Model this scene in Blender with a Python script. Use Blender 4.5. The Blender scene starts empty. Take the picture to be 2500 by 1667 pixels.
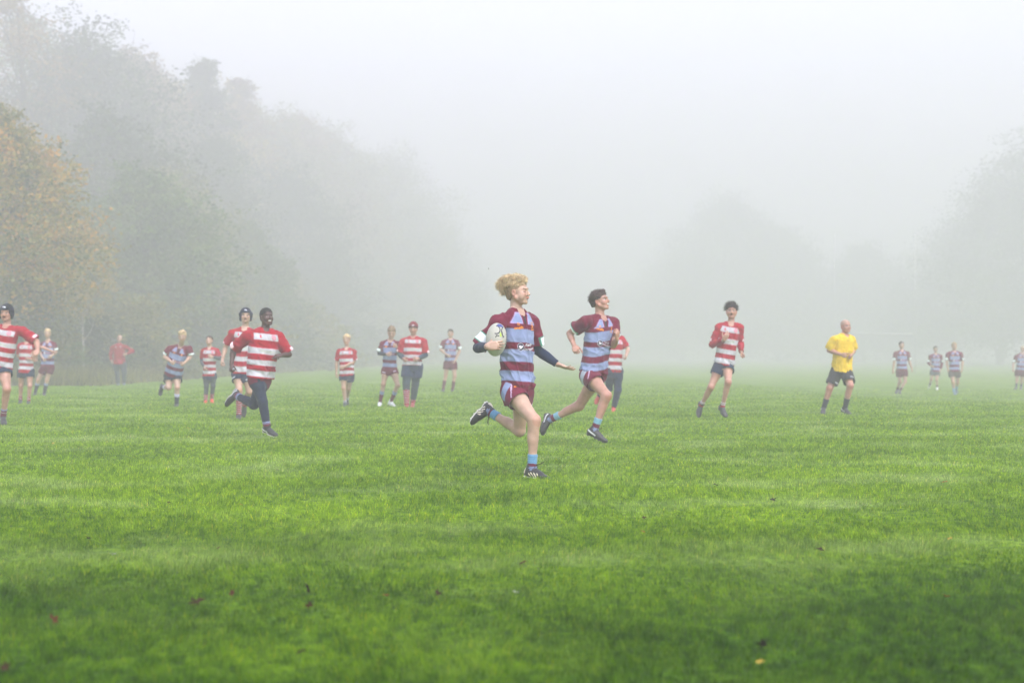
import bpy, math, random
import numpy as np
from mathutils import Vector, Matrix, Euler
from mathutils.bvhtree import BVHTree

scene = bpy.context.scene
QUICK = 0
FOG = 0.0112
FOGC = (.68, .685, .695, 1)
QUICK_ONLY = None
COL = scene.collection
R = math.radians

# ------------------------------------------------------------------ camera
PITCH = 0.5693
CAM_H = 1.0
FPX = 3472.2
cam_d = bpy.data.cameras.new("camera")
cam = bpy.data.objects.new("camera", cam_d)
COL.objects.link(cam)
cam_d.sensor_width = 36.0
cam_d.lens = 50.0
cam_d.clip_start = 0.1
cam_d.clip_end = 2000.0
cam.location = (0, 0, CAM_H)
cam.rotation_euler = (R(90 + PITCH), 0, 0)
cam_d.dof.use_dof = True
cam_d.dof.focus_distance = 11.8
cam_d.dof.aperture_fstop = 2.3
scene.camera = cam

# ------------------------------------------------------------------ sky and sun
SUN_EL, SUN_ROT = 48.0, 150.0     # degrees; rotation as in the sky texture
world = bpy.data.worlds.new("World")
scene.world = world
world.use_nodes = True
wn = world.node_tree
for n in list(wn.nodes):
    wn.nodes.remove(n)
sky = wn.nodes.new("ShaderNodeTexSky")
sky.sky_type = 'NISHITA'
sky.sun_disc = False
sky.sun_elevation = R(SUN_EL)
sky.sun_rotation = R(SUN_ROT)
sky.air_density = 1.0
sky.dust_density = 2.0
sky.ozone_density = 1.0
hs = wn.nodes.new("ShaderNodeHueSaturation")
hs.inputs['Saturation'].default_value = 0.6
bgn = wn.nodes.new("ShaderNodeBackground")
bgn.inputs['Strength'].default_value = 0.15
won = wn.nodes.new("ShaderNodeOutputWorld")
wn.links.new(sky.outputs[0], hs.inputs['Color'])
wm = wn.nodes.new("ShaderNodeVectorMath"); wm.operation = 'MULTIPLY'; wm.inputs[1].default_value = (1.03, 0.94, 1.01)
wn.links.new(hs.outputs[0], wm.inputs[0])
wn.links.new(wm.outputs[0], bgn.inputs['Color'])
wn.links.new(bgn.outputs[0], won.inputs['Surface'])

sun_d = bpy.data.lights.new("sun", 'SUN')
sun_d.energy = 1.2
sun_d.angle = R(25)
sun_d.color = (1.0, 0.95, 0.93)
sun = bpy.data.objects.new("sun", sun_d)
COL.objects.link(sun)
_sd = Vector((math.sin(R(SUN_ROT)) * math.cos(R(SUN_EL)), math.cos(R(SUN_ROT)) * math.cos(R(SUN_EL)), math.sin(R(SUN_EL))))
sun.rotation_euler = _sd.to_track_quat('Z', 'Y').to_euler()

scene.view_settings.view_transform = 'Standard'
scene.view_settings.look = 'None'
scene.view_settings.exposure = 2.32
scene.view_settings.gamma = 1.0
scene.view_settings.use_curve_mapping = False
scene.render.engine = 'CYCLES'
scene.cycles.volume_bounces = 10
scene.cycles.max_bounces = 14
scene.cycles.diffuse_bounces = 3
scene.cycles.use_denoising = True

# ------------------------------------------------------------------ helpers
_cp, _sp = math.cos(R(PITCH)), math.sin(R(PITCH))
def px(x, y, Y):
    """World point at depth Y (metres along +Y) seen at photo pixel x, y (2500 wide)."""
    u = (x - 1250.0) / FPX
    v = -(y - 833.5) / FPX
    dy = _cp - v * _sp
    dz = _sp + v * _cp
    return np.array([u / dy * Y, Y, CAM_H + dz / dy * Y])

def ground_z(x, y):
    a = np.clip((np.asarray(y, float) - 26) / 14, 0, 1)
    b = np.clip((np.asarray(x, float) - 6) / 6, 0, 1)
    return -0.22 * (a * a * (3 - 2 * a)) * (b * b * (3 - 2 * b))

def ground_px(x, y):
    """Ground point seen at a photo pixel."""
    u = (x - 1250.0) / FPX
    v = -(y - 833.5) / FPX
    dy = _cp - v * _sp
    dz = _sp + v * _cp
    Y = -CAM_H / (dz / dy)
    for _ in range(5):
        Y = (ground_z(u / dy * Y, Y) - CAM_H) / (dz / dy)
    return np.array([u / dy * Y, Y, float(ground_z(u / dy * Y, Y))])

def unit(v):
    v = np.asarray(v, float)
    return v / (np.linalg.norm(v) + 1e-12)

def lin(r, g, b):
    """sRGB 0-255 to linear."""
    out = []
    for c in (r, g, b):
        c /= 255.0
        out.append(c / 12.92 if c <= 0.04045 else ((c + 0.055) / 1.055) ** 2.4)
    return np.array(out)

def tag(o, label=None, cat=None, group=None, kind=None):
    if label: o["label"] = label
    if cat: o["category"] = cat
    if group: o["group"] = group
    if kind: o["kind"] = kind
    return o

def empty(name, loc):
    o = bpy.data.objects.new(name, None)
    o.empty_display_size = 0.2
    o.location = loc
    COL.objects.link(o)
    return o

def mesh_obj(name, V, F, mat, parent=None, origin=None, cols=None, smooth=True, attrs=None):
    """V (n,3) world coordinates; F list or (m,4)/(m,3) int array."""
    V = np.asarray(V, float)
    if origin is None:
        origin = np.array(parent.location) if parent is not None else np.zeros(3)
    me = bpy.data.meshes.new(name)
    Vl = V - np.asarray(origin, float)
    me.vertices.add(len(V))
    me.vertices.foreach_set("co", Vl.astype(np.float32).ravel())
    if isinstance(F, np.ndarray):
        k = F.shape[1]
        me.loops.add(F.size)
        me.loops.foreach_set("vertex_index", F.astype(np.int32).ravel())
        me.polygons.add(len(F))
        me.polygons.foreach_set("loop_start", np.arange(0, F.size, k, dtype=np.int32))
        me.polygons.foreach_set("loop_total", np.full(len(F), k, dtype=np.int32))
    else:
        lens = np.array([len(f) for f in F], dtype=np.int32)
        flat = np.array([i for f in F for i in f], dtype=np.int32)
        me.loops.add(len(flat))
        me.loops.foreach_set("vertex_index", flat)
        me.polygons.add(len(F))
        me.polygons.foreach_set("loop_start", np.concatenate([[0], np.cumsum(lens)[:-1]]).astype(np.int32))
        me.polygons.foreach_set("loop_total", lens)
    if smooth:
        me.polygons.foreach_set("use_smooth", np.ones(len(me.polygons), dtype=bool))
    me.update(calc_edges=True)
    me.validate()
    if cols is not None:
        ca = me.color_attributes.new("Col", 'FLOAT_COLOR', 'POINT')
        c4 = np.ones((len(V), 4), np.float32)
        c4[:, :3] = cols
        ca.data.foreach_set("color", c4.ravel())
    if attrs:
        for k_, a in attrs.items():
            at = me.attributes.new(k_, 'FLOAT', 'POINT')
            at.data.foreach_set("value", np.asarray(a, np.float32))
    me.materials.append(mat)
    o = bpy.data.objects.new(name, me)
    COL.objects.link(o)
    if parent is not None:
        o.parent = parent
        # nested parents carry their own offset from the root
        root = parent
        if parent.type == 'MESH':
            o.location = (0, 0, 0)
    else:
        o.location = origin
    return o

# ------------------------------------------------------------------ materials
def new_mat(name):
    m = bpy.data.materials.new(name)
    m.use_nodes = True
    nt = m.node_tree
    b = nt.nodes.get("Principled BSDF")
    return m, nt, b

def mat_attr(name, rough=0.8, bump=0.0, bscale=200.0, sheen=0.0, sss=0.0, spec=0.3, mottle=0.0, mscale=60.0, bdist=0.01):
    m, nt, b = new_mat(name)
    a = nt.nodes.new("ShaderNodeAttribute"); a.attribute_name = "Col"
    col = a.outputs['Color']
    if mottle > 0:
        n = nt.nodes.new("ShaderNodeTexNoise"); n.inputs['Scale'].default_value = mscale
        n.inputs['Detail'].default_value = 4
        tc = nt.nodes.new("ShaderNodeTexCoord"); nt.links.new(tc.outputs['Object'], n.inputs['Vector'])
        mr = nt.nodes.new("ShaderNodeMapRange")
        mr.inputs['From Min'].default_value = 0.3; mr.inputs['From Max'].default_value = 0.7
        mr.inputs['To Min'].default_value = 1 - mottle; mr.inputs['To Max'].default_value = 1 + mottle
        nt.links.new(n.outputs[0], mr.inputs[0])
        mx = nt.nodes.new("ShaderNodeVectorMath"); mx.operation = 'SCALE'
        nt.links.new(col, mx.inputs[0]); nt.links.new(mr.outputs[0], mx.inputs['Scale'])
        col = mx.outputs[0]
    nt.links.new(col, b.inputs['Base Color'])
    b.inputs['Roughness'].default_value = rough
    b.inputs['Specular IOR Level'].default_value = spec
    b.inputs['Sheen Weight'].default_value = sheen
    if sss > 0:
        b.inputs['Subsurface Weight'].default_value = sss
        b.inputs['Subsurface Radius'].default_value = (1.0, 0.35, 0.2)
        b.inputs['Subsurface Scale'].default_value = 0.01
    if bump > 0:
        n2 = nt.nodes.new("ShaderNodeTexNoise"); n2.inputs['Scale'].default_value = bscale
        n2.inputs['Detail'].default_value = 5
        tc2 = nt.nodes.new("ShaderNodeTexCoord"); nt.links.new(tc2.outputs['Object'], n2.inputs['Vector'])
        bp = nt.nodes.new("ShaderNodeBump"); bp.inputs['Strength'].default_value = bump
        bp.inputs['Distance'].default_value = bdist
        nt.links.new(n2.outputs[0], bp.inputs['Height']); nt.links.new(bp.outputs[0], b.inputs['Normal'])
    return m

def mat_plain(name, col, rough=0.7, spec=0.3, metal=0.0, mottle=0.15, mscale=40.0, bump=0.0):
    m, nt, b = new_mat(name)
    n = nt.nodes.new("ShaderNodeTexNoise"); n.inputs['Scale'].default_value = mscale; n.inputs['Detail'].default_value = 5
    tc = nt.nodes.new("ShaderNodeTexCoord"); nt.links.new(tc.outputs['Object'], n.inputs['Vector'])
    cr = nt.nodes.new("ShaderNodeValToRGB")
    cr.color_ramp.elements[0].position = 0.3; cr.color_ramp.elements[1].position = 0.7
    cr.color_ramp.elements[0].color = (*[max(0, c * (1 - mottle)) for c in col], 1)
    cr.color_ramp.elements[1].color = (*[c * (1 + mottle) for c in col], 1)
    nt.links.new(n.outputs[0], cr.inputs[0]); nt.links.new(cr.outputs[0], b.inputs['Base Color'])
    b.inputs['Roughness'].default_value = rough
    b.inputs['Specular IOR Level'].default_value = spec
    b.inputs['Metallic'].default_value = metal
    if bump:
        bp = nt.nodes.new("ShaderNodeBump"); bp.inputs['Strength'].default_value = bump; bp.inputs['Distance'].default_value = 0.01
        nt.links.new(n.outputs[0], bp.inputs['Height']); nt.links.new(bp.outputs[0], b.inputs['Normal'])
    return m

M_SKIN = mat_attr("skin", rough=0.45, sss=0.12, spec=0.5, mottle=0.13, mscale=16, bump=0.15, bscale=300, bdist=0.002)
M_CLOTH = mat_attr("jersey_fabric", rough=0.85, bump=0.25, bscale=260, sheen=0.1, spec=0.15, mottle=0.11, mscale=14, bdist=0.003)
M_SOCK = mat_attr("sock_knit", rough=0.95, bump=0.4, bscale=500, sheen=0.2, spec=0.1, mottle=0.1, mscale=90, bdist=0.003)
M_BOOT = mat_attr("boot_leather", rough=0.42, bump=0.15, bscale=150, spec=0.5, mottle=0.15, mscale=60, bdist=0.002)
M_HAIR = mat_attr("hair_strands", rough=0.6, bump=0.6, bscale=220, spec=0.3, mottle=0.3, mscale=160, bdist=0.006)
M_BALL = mat_attr("ball_rubber", rough=0.5, bump=0.3, bscale=900, spec=0.4, mottle=0.04, mscale=30, bdist=0.001)
M_PRINT = {}
def print_mat(name, col):
    if name not in M_PRINT:
        M_PRINT[name] = mat_plain(name, col, rough=0.7, mottle=0.04)
    return M_PRINT[name]
# ------------------------------------------------------------------ implicit surfaces
class Field:
    def __init__(s, lo, hi, h):
        s.lo = np.asarray(lo, float) - 3 * h
        s.h = h
        s.n = np.ceil((np.asarray(hi, float) - s.lo) / h).astype(int) + 4
        s.F = np.full(tuple(s.n), 1.0, np.float32)
    def add(s, fn, lo, hi, k=0.01, op='add'):
        m = k * 1.5 + 2.5 * s.h
        i0 = np.maximum(np.floor((np.asarray(lo) - m - s.lo) / s.h).astype(int), 0)
        i1 = np.minimum(np.ceil((np.asarray(hi) + m - s.lo) / s.h).astype(int) + 1, s.n)
        if np.any(i1 <= i0):
            return
        ax = [(s.lo[a] + s.h * np.arange(i0[a], i1[a])).astype(np.float32) for a in range(3)]
        G = np.stack(np.meshgrid(*ax, indexing='ij'), -1)
        d = fn(G).astype(np.float32)
        sl = tuple(slice(i0[a], i1[a]) for a in range(3))
        f = s.F[sl]
        if op == 'add':
            if k > 0:
                hh = np.clip(0.5 + 0.5 * (f - d) / k, 0, 1)
                s.F[sl] = f * (1 - hh) + d * hh - k * hh * (1 - hh)
            else:
                s.F[sl] = np.minimum(f, d)
        elif op == 'sub':
            if k > 0:
                hh = np.clip(0.5 - 0.5 * (f + d) / k, 0, 1)
                s.F[sl] = f * (1 - hh) - d * hh + k * hh * (1 - hh)
            else:
                s.F[sl] = np.maximum(f, -d)
    def clip(s, fn):
        ax = [(s.lo[a] + s.h * np.arange(s.n[a])).astype(np.float32) for a in range(3)]
        G = np.stack(np.meshgrid(*ax, indexing='ij'), -1)
        s.F = np.maximum(s.F, fn(G).astype(np.float32))
    def mesh(s):
        return surface_nets(s.F, s.h, s.lo)

def surface_nets(F, h, lo):
    S = F < 0
    nx, ny, nz = F.shape
    c = S[:-1, :-1, :-1].astype(np.int8)
    tot = np.zeros((nx - 1, ny - 1, nz - 1), np.int8)
    offs = [(i, j, k) for i in (0, 1) for j in (0, 1) for k in (0, 1)]
    for (i, j, k) in offs:
        tot += S[i:nx - 1 + i, j:ny - 1 + j, k:nz - 1 + k]
    act = (tot > 0) & (tot < 8)
    idx = np.argwhere(act)
    if len(idx) == 0:
        return np.zeros((0, 3)), np.zeros((0, 4), int)
    vals = np.stack([F[idx[:, 0] + o[0], idx[:, 1] + o[1], idx[:, 2] + o[2]] for o in offs], 1)
    pos = np.zeros((len(idx), 3)); cnt = np.zeros(len(idx))
    for a in range(8):
        for b in range(a + 1, 8):
            oa, ob = np.array(offs[a]), np.array(offs[b])
            if np.abs(oa - ob).sum() != 1:
                continue
            va, vb = vals[:, a], vals[:, b]
            m = (va < 0) != (vb < 0)
            t = np.where(m, va / np.where(m, va - vb, 1), 0)
            p = oa[None] + t[:, None] * (ob - oa)[None]
            pos += p * m[:, None]; cnt += m
    V = (idx + pos / cnt[:, None]) * h + lo
    vid = np.full(act.shape, -1, np.int32)
    vid[act] = np.arange(len(idx))
    quads = []
    for ax in range(3):
        o1, o2 = [(1, 2), (2, 0), (0, 1)][ax]
        d = [0, 0, 0]; d[ax] = 1
        A = S[:nx - d[0], :ny - d[1], :nz - d[2]]
        B = S[d[0]:, d[1]:, d[2]:]
        e = np.argwhere(A != B)
        e = e[(e[:, o1] > 0) & (e[:, o2] > 0) & (e[:, o1] < F.shape[o1] - 1) & (e[:, o2] < F.shape[o2] - 1)]
        if len(e) == 0: continue
        flip = ~A[e[:, 0], e[:, 1], e[:, 2]]
        def cell(a, b):
            q = e.copy(); q[:, o1] -= a; q[:, o2] -= b
            return vid[q[:, 0], q[:, 1], q[:, 2]]
        q = np.stack([cell(1, 1), cell(0, 1), cell(0, 0), cell(1, 0)], 1)
        q[flip] = q[flip][:, ::-1]
        quads.append(q)
    Q = np.concatenate(quads)
    Q = Q[(Q >= 0).all(1)]
    return V, Q

def smooth_mesh(V, Q, it=1, lam=0.5):
    n = len(V)
    for _ in range(it):
        acc = np.zeros((n, 3)); cnt = np.zeros(n)
        k = Q.shape[1]
        for a in range(k):
            i, j = Q[:, a], Q[:, (a + 1) % k]
            for (p, q) in ((i, j), (j, i)):
                for c in range(3):
                    acc[:, c] += np.bincount(p, V[q, c], minlength=n)
                cnt += np.bincount(p, minlength=n)
        V = V + lam * (acc / np.maximum(cnt, 1)[:, None] - V)
    return V

def vnormals(V, Q):
    a, b, c = V[Q[:, 0]], V[Q[:, 1]], V[Q[:, 2]]
    fn = np.cross(b - a, c - a)
    if Q.shape[1] == 4:
        fn += np.cross(c - a, V[Q[:, 3]] - a)
    N = np.zeros_like(V)
    for k in range(Q.shape[1]):
        for cc in range(3):
            N[:, cc] += np.bincount(Q[:, k], fn[:, cc], minlength=len(V))
    return N / (np.linalg.norm(N, axis=1, keepdims=True) + 1e-12)

def cone(a, b, ra, rb=None, rs=None, flat=None):
    """Tapered capsule. rs: radii list along the axis. flat=(dir, factor) squashes across dir."""
    a = np.asarray(a, np.float32); b = np.asarray(b, np.float32)
    ba = b - a; L2 = float(ba @ ba) + 1e-12
    if rs is None:
        rs = [ra, rb if rb is not None else ra]
    ts = np.linspace(0, 1, len(rs))
    def fn(P):
        p = P - a
        t = np.clip((p @ ba) / L2, 0, 1)
        q = p - t[..., None] * ba
        if flat is not None:
            dvec, f = flat
            dv = np.asarray(dvec, np.float32)
            q = q + (q @ dv)[..., None] * dv * (f - 1)
        r = ra * (1 - t) + rs[-1] * t if len(rs) == 2 else np.interp(t, ts, rs)
        return np.sqrt((q * q).sum(-1)) - r
    m = max(rs)
    if flat is not None and flat[1] < 1: m = m / flat[1]
    lo = np.minimum(a, b) - m; hi = np.maximum(a, b) + m
    return fn, lo, hi

def ellip(c, M, r):
    """Ellipsoid with centre c, rows of M as local axes, radii r."""
    c = np.asarray(c, np.float32); M = np.asarray(M, np.float32); r = np.asarray(r, np.float32)
    def fn(P):
        q = (P - c) @ M.T
        k0 = np.sqrt(((q / r) ** 2).sum(-1))
        k1 = np.sqrt(((q / (r * r)) ** 2).sum(-1)) + 1e-9
        return k0 * (k0 - 1) / k1
    m = float(max(r))
    return fn, c - m, c + m

def frame(f, u):
    """Rows: right, forward, up."""
    f = unit(f)
    r = unit(np.cross(f, u))
    u2 = np.cross(r, f)
    return np.array([r, f, u2])

_wr = np.random.RandomState(5)
_WK = [(unit(_wr.normal(size=3)) * _wr.uniform(0.8, 1.2), _wr.uniform(0, 6.28)) for _ in range(24)]
def waves(P, scale, n=10, seed=0, stretch=(1, 1, 1)):
    """Cheap smooth noise, about -1..1."""
    Q = P * np.asarray(stretch) * scale
    W = np.zeros_like(Q)
    for i in range(3):
        k, ph = _WK[(i + seed) % 24]
        W[..., i] = np.sin(Q @ (k * 0.9) + ph + seed)
    Q = Q + W * 0.9
    out = 0
    for i in range(n):
        k, ph = _WK[(i * 5 + seed) % 24]
        out = out + np.sin(Q @ (k * (1 + 0.25 * i)) + ph * (1 + i) + seed * 1.7) / (1 + 0.25 * i)
    return out / (n ** 0.5 * 0.75)
# ------------------------------------------------------------------ people
MAROON = lin(98, 14, 44)
BLUE = lin(128, 143, 178)
RED = lin(150, 10, 36)
WHITE = np.array([0.47, 0.48, 0.52])
NAVY = lin(30, 42, 66)
BLACK = np.array([0.015, 0.016, 0.018])
ORANGE = lin(240, 150, 40)

class Torso:
    def __init__(s, J, f_hint):
        s.p0 = (J['hr'] + J['hl']) / 2
        s.p1 = J['nk']
        s.L = np.linalg.norm(s.p1 - s.p0)
        s.u = unit(s.p1 - s.p0)
        def ax(v):
            v = v - s.u * (v @ s.u)
            return unit(v)
        s.r0 = ax(J['hr'] - J['hl']); s.r1 = ax(J['sr'] - J['sl'])
        s.f0 = np.cross(s.u, s.r0); s.f1 = np.cross(s.u, s.r1)
    def loc(s, P):
        q = P - s.p0.astype(np.float32)
        t = (q @ s.u.astype(np.float32)) / s.L
        w = np.clip(t, 0, 1)
        x0, x1 = q @ s.r0.astype(np.float32), q @ s.r1.astype(np.float32)
        y0, y1 = q @ s.f0.astype(np.float32), q @ s.f1.astype(np.float32)
        return x0 * (1 - w) + x1 * w, t, y0 * (1 - w) + y1 * w
    def pt(s, x, t, y):
        w = min(max(t, 0), 1)
        return s.p0 + s.u * t * s.L + (s.r0 * (1 - w) + s.r1 * w) * x + (s.f0 * (1 - w) + s.f1 * w) * y
    def loft(s, ts, a, b, g=1.0, off=0.0, tlo=None, thi=None, shift=None, tilt=0.0, belly=0.0):
        ts, a, b = map(np.asarray, (ts, a, b))
        def fn(P):
            x, t, y = s.loc(P)
            aa = np.interp(t, ts, a) * g + off; bb = np.interp(t, ts, b) * g + off
            if shift is not None: y = y - np.interp(t, ts, shift) * g
            rr = (np.abs(x / aa) ** 2.3 + np.abs(y / bb) ** 2.3) ** (1 / 2.3)
            d = (rr - 1) * np.minimum(aa, bb)
            lo_ = ts[0] if tlo is None else tlo; hi_ = ts[-1] if thi is None else thi
            d = np.maximum(d, ((lo_ + tilt * x) - t) * s.L)
            return np.maximum(d, (t - hi_) * s.L)
        e = 0.26 * g
        A, B = s.pt(0, ts[0] - 0.1, 0), s.pt(0, ts[-1], 0)
        return fn, np.minimum(A, B) - e, np.maximum(A, B) + e

B_T = [-.16, 0, .2, .45, .7, .86, .96, 1.02]
B_A = [.10, .135, .13, .112, .135, .14, .10, .05]
B_B = [.085, .10, .092, .085, .10, .095, .075, .05]
J_T = [-.3, 0, .3, .6, .84, .94, 1.0, 1.04]
J_A = [.168, .163, .152, .157, .160, .125, .085, .065]
J_B = [.132, .130, .122, .125, .120, .100, .078, .062]

def kit_maroon(x, t, y, sl, s, outer, o):
    n = len(t)
    C = np.tile(MAROON, (n, 1))
    bl = ((t > .60) & (t < .77)) | ((t > .36) & (t < .51)) | ((t > .125) & (t < .25))
    C[bl] = BLUE
    ax = np.abs(x)
    pan = (t > .845) & (t < .965) & (y > 0.0) & (ax > .035 + (t - .845) * 0.10) & (ax < .125 - (t - .845) * .45)
    C[pan] = BLUE
    edge = (t > .835) & (t < .975) & (y > 0) & ~pan & (ax > .028 + (t - .845) * 0.10) & (ax < .132 - (t - .845) * .45)
    C[edge] = lin(170, 150, 190)
    C[(y > 0) & (ax < .012) & (t > .84)] = BLACK * 2
    C[sl] = MAROON
    bd = sl & (s > .50) & (s < .84) & (outer > 0.15)
    C[bd] = lin(60, 130, 110)
    bd2 = sl & (s > .54) & (s < .80) & (outer > 0.35)
    C[bd2] = lin(225, 235, 235)
    if o.get('crest', True):
        a = (y > 0) & (((x - .075) ** 2 + ((t - .815) * .5) ** 2) < .011 ** 2)
        b = (y > 0) & (((x + .085) ** 2 + ((t - .81) * .5) ** 2 * .5) < .013 ** 2)
        b2 = (y > 0) & (np.abs(x - .075) < .028) & (np.abs(t - .785) < .008)
        C[a | b | b2] = ORANGE
        c = (y > 0) & ((((x - .05) ** 2 + ((t - .555) * .5) ** 2) < .02 ** 2))
        C[c] = lin(205, 205, 220)
        c = (y > 0) & (x < .015) & (x > -.10) & (np.abs(t - .555) < .028)
        C[c] = lin(165, 130, 160)
    return C

def kit_red(x, t, y, sl, s, outer, o):
    n = len(t)
    C = np.tile(RED, (n, 1))
    wh = ((t > .79) & (t < .915) & (np.abs(x) < .148)) | ((t > .515) & (t < .635)) | ((t > .29) & (t < .395)) | ((t > .06) & (t < .18))
    C[wh] = WHITE
    dk = ((t > .505) & (t < .645)) & ~wh
    C[dk] = lin(190, 20, 60)
    rr = (x + .085) ** 2 + ((t - .855) * .5) ** 2
    ring = (y > 0) & (rr < .027 ** 2) & (rr > .019 ** 2)
    C[ring] = lin(215, 90, 115)
    C[(y > 0) & (rr < .013 ** 2)] = lin(225, 120, 140)
    C[(y > 0) & (np.abs(x - .075) < .009) & (np.abs(t - .855) < .03)] = lin(200, 40, 70)
    C[(y > 0) & (np.abs(x) < .085) & (np.abs(t - .575) < .024)] = lin(176, 182, 176)
    C[sl] = RED
    C[sl & (s > .70) & (s < .86) & (outer > .86)] = lin(240, 210, 220)
    return C

def kit_plain(col):
    def f(x, t, y, sl, s, outer, o):
        C = np.tile(col, (len(t), 1))
        if o.get('mark'):
            C[(y > 0) & (np.abs(x) < .03) & (np.abs(t - .86) < .006)] = lin(90, 80, 20)
        if o.get('jacket'):
            C[(y > 0) & (np.abs(np.abs(x) - .075) < .02) & (np.abs(t - .86) < .04)] = WHITE * .8
        return C
    return f

def face_cols(q, C, skin, o):
    """Paint brows, eyes and lips by head-local position (metres at head height 0.22)."""
    x, y, z = q[:, 0], q[:, 1], q[:, 2]
    ax = np.abs(x)
    fr = y > 0.04
    lip = skin * np.array([.92, .66, .62]) if skin[0] > .2 else lin(96, 48, 44)
    C[fr & (ax < .030) & (ax > .004) & (z < -.024) & (z > -.04) & (y > .085)] = skin * .97  # faint shade under the nose, put into the skin colour
    mz = -.052
    if o.get('mouth') == 'open':
        C[fr & (ax < .024) & (np.abs(z - mz) < .017)] = lip
        C[fr & (ax < .018) & (np.abs(z - mz) < .010)] = lin(60, 24, 24)
        if o.get('teeth'):
            C[fr & (ax < .019) & (z - mz < .010) & (z - mz > -.005)] = lin(235, 235, 235)
    else:
        C[fr & (ax < .023) & (np.abs(z - mz) < .0095)] = lip
    brow = o.get('brow', lin(110, 84, 60))
    b = fr & (ax > .014) & (ax < .052) & (np.abs(z - (.0235 - (ax - .03) ** 2 * 6)) < .0045)
    C[b] = brow * .45 + skin * .55 if o.get('fair') else brow * .75 + skin * .25
    ey = fr & (((ax - .032) / .0145) ** 2 + ((z - .002) / .0075) ** 2 < 1)
    if o.get('eyes') == 'closed':
        C[ey] = skin * np.array([.82, .74, .72])
        C[fr & (np.abs(ax - .032) < .014) & (np.abs(z + .003) < .0025)] = lin(70, 50, 45)
    else:
        C[ey] = lin(186, 178, 172) if skin[0] > .2 else lin(170, 160, 150)
        C[fr & (((ax - .032) ** 2 + (z - .002) ** 2) < .0072 ** 2)] = lin(45, 38, 34)
        C[fr & (np.abs(ax - .032) < .016) & (np.abs(z - .0095) < .0022)] = lin(60, 42, 36)
    if skin[0] > .2:
        ear = (ax > .068) & (np.abs(y) < .04)
        C[ear] = C[ear] * np.array([1.02, .82, .80])
        ck = fr & (np.abs(ax - .042) < .02) & (np.abs(z + .022) < .018)
        C[ck] = C[ck] * np.array([1.0, .90, .90])
    return C

def add_head(F, c, H, s, o, fine=True):
    I = lambda p: c + (np.asarray(p, float) * s) @ H
    def E(p, r, k, op='add'):
        fn, lo, hi = ellip(I(p), H, np.asarray(r) * s); F.add(fn, lo, hi, k * s, op)
    def K(p, q, ra, rb, k, op='add'):
        fn, lo, hi = cone(I(p), I(q), ra * s, rb * s); F.add(fn, lo, hi, k * s, op)
    E((0, -.016, .034), (.073, .094, .079), .0)
    E((0, .022, -.015), (.061, .066, .082), .02)
    E((0, .03, -.062), (.048, .052, .042), .02)
    E((0, .070, -.092), (.019, .016, .015), .018)
    for sx in (-1, 1):
        E((sx * .036, .056, -.026), (.026, .026, .026), .018)
        K((sx * .058, .0, -.045), (sx * .03, .055, -.085), .017, .014, .02)
        if o.get('puff'):
            E((sx * .044, .050, -.046), (.025, .027, .027), .014)
    E((0, .080, .026), (.046, .013, .010), .014)
    for sx in (-1, 1):
        E((sx * .031, .094, .003), (.017, .014, .012), .008, 'sub')
        E((sx * .031, .0715, .002), (.0135, .0135, .012), .003)
    K((0, .083, .014), (0, .102, -.022), .0075, .0105, .008)
    E((0, .104, -.025), (.0105, .010, .009), .006)
    for sx in (-1, 1):
        E((sx * .011, .094, -.029), (.0075, .009, .006), .005)
    if o.get('mouth') == 'open':
        E((0, .083, -.042), (.024, .012, .006), .006)
        E((0, .079, -.066), (.021, .012, .007), .006)
        E((0, .098, -.053), (.016, .014, .008), .004, 'sub')
        if o.get('teeth'):
            E((0, .082, -.050), (.017, .010, .006), .002)
    else:
        pf = .009 if o.get('puff') else 0
        E((0, .085 + pf, -.047), (.020 - pf * .5, .010, .005), .006)
        E((0, .083 + pf, -.057), (.018 - pf * .5, .010, .0055), .006)
    for sx in (-1, 1):
        E((sx * .076, -.006, -.008), (.009, .019, .031), .006)
        E((sx * .084, -.002, -.004), (.006, .011, .019), .004, 'sub')

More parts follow.
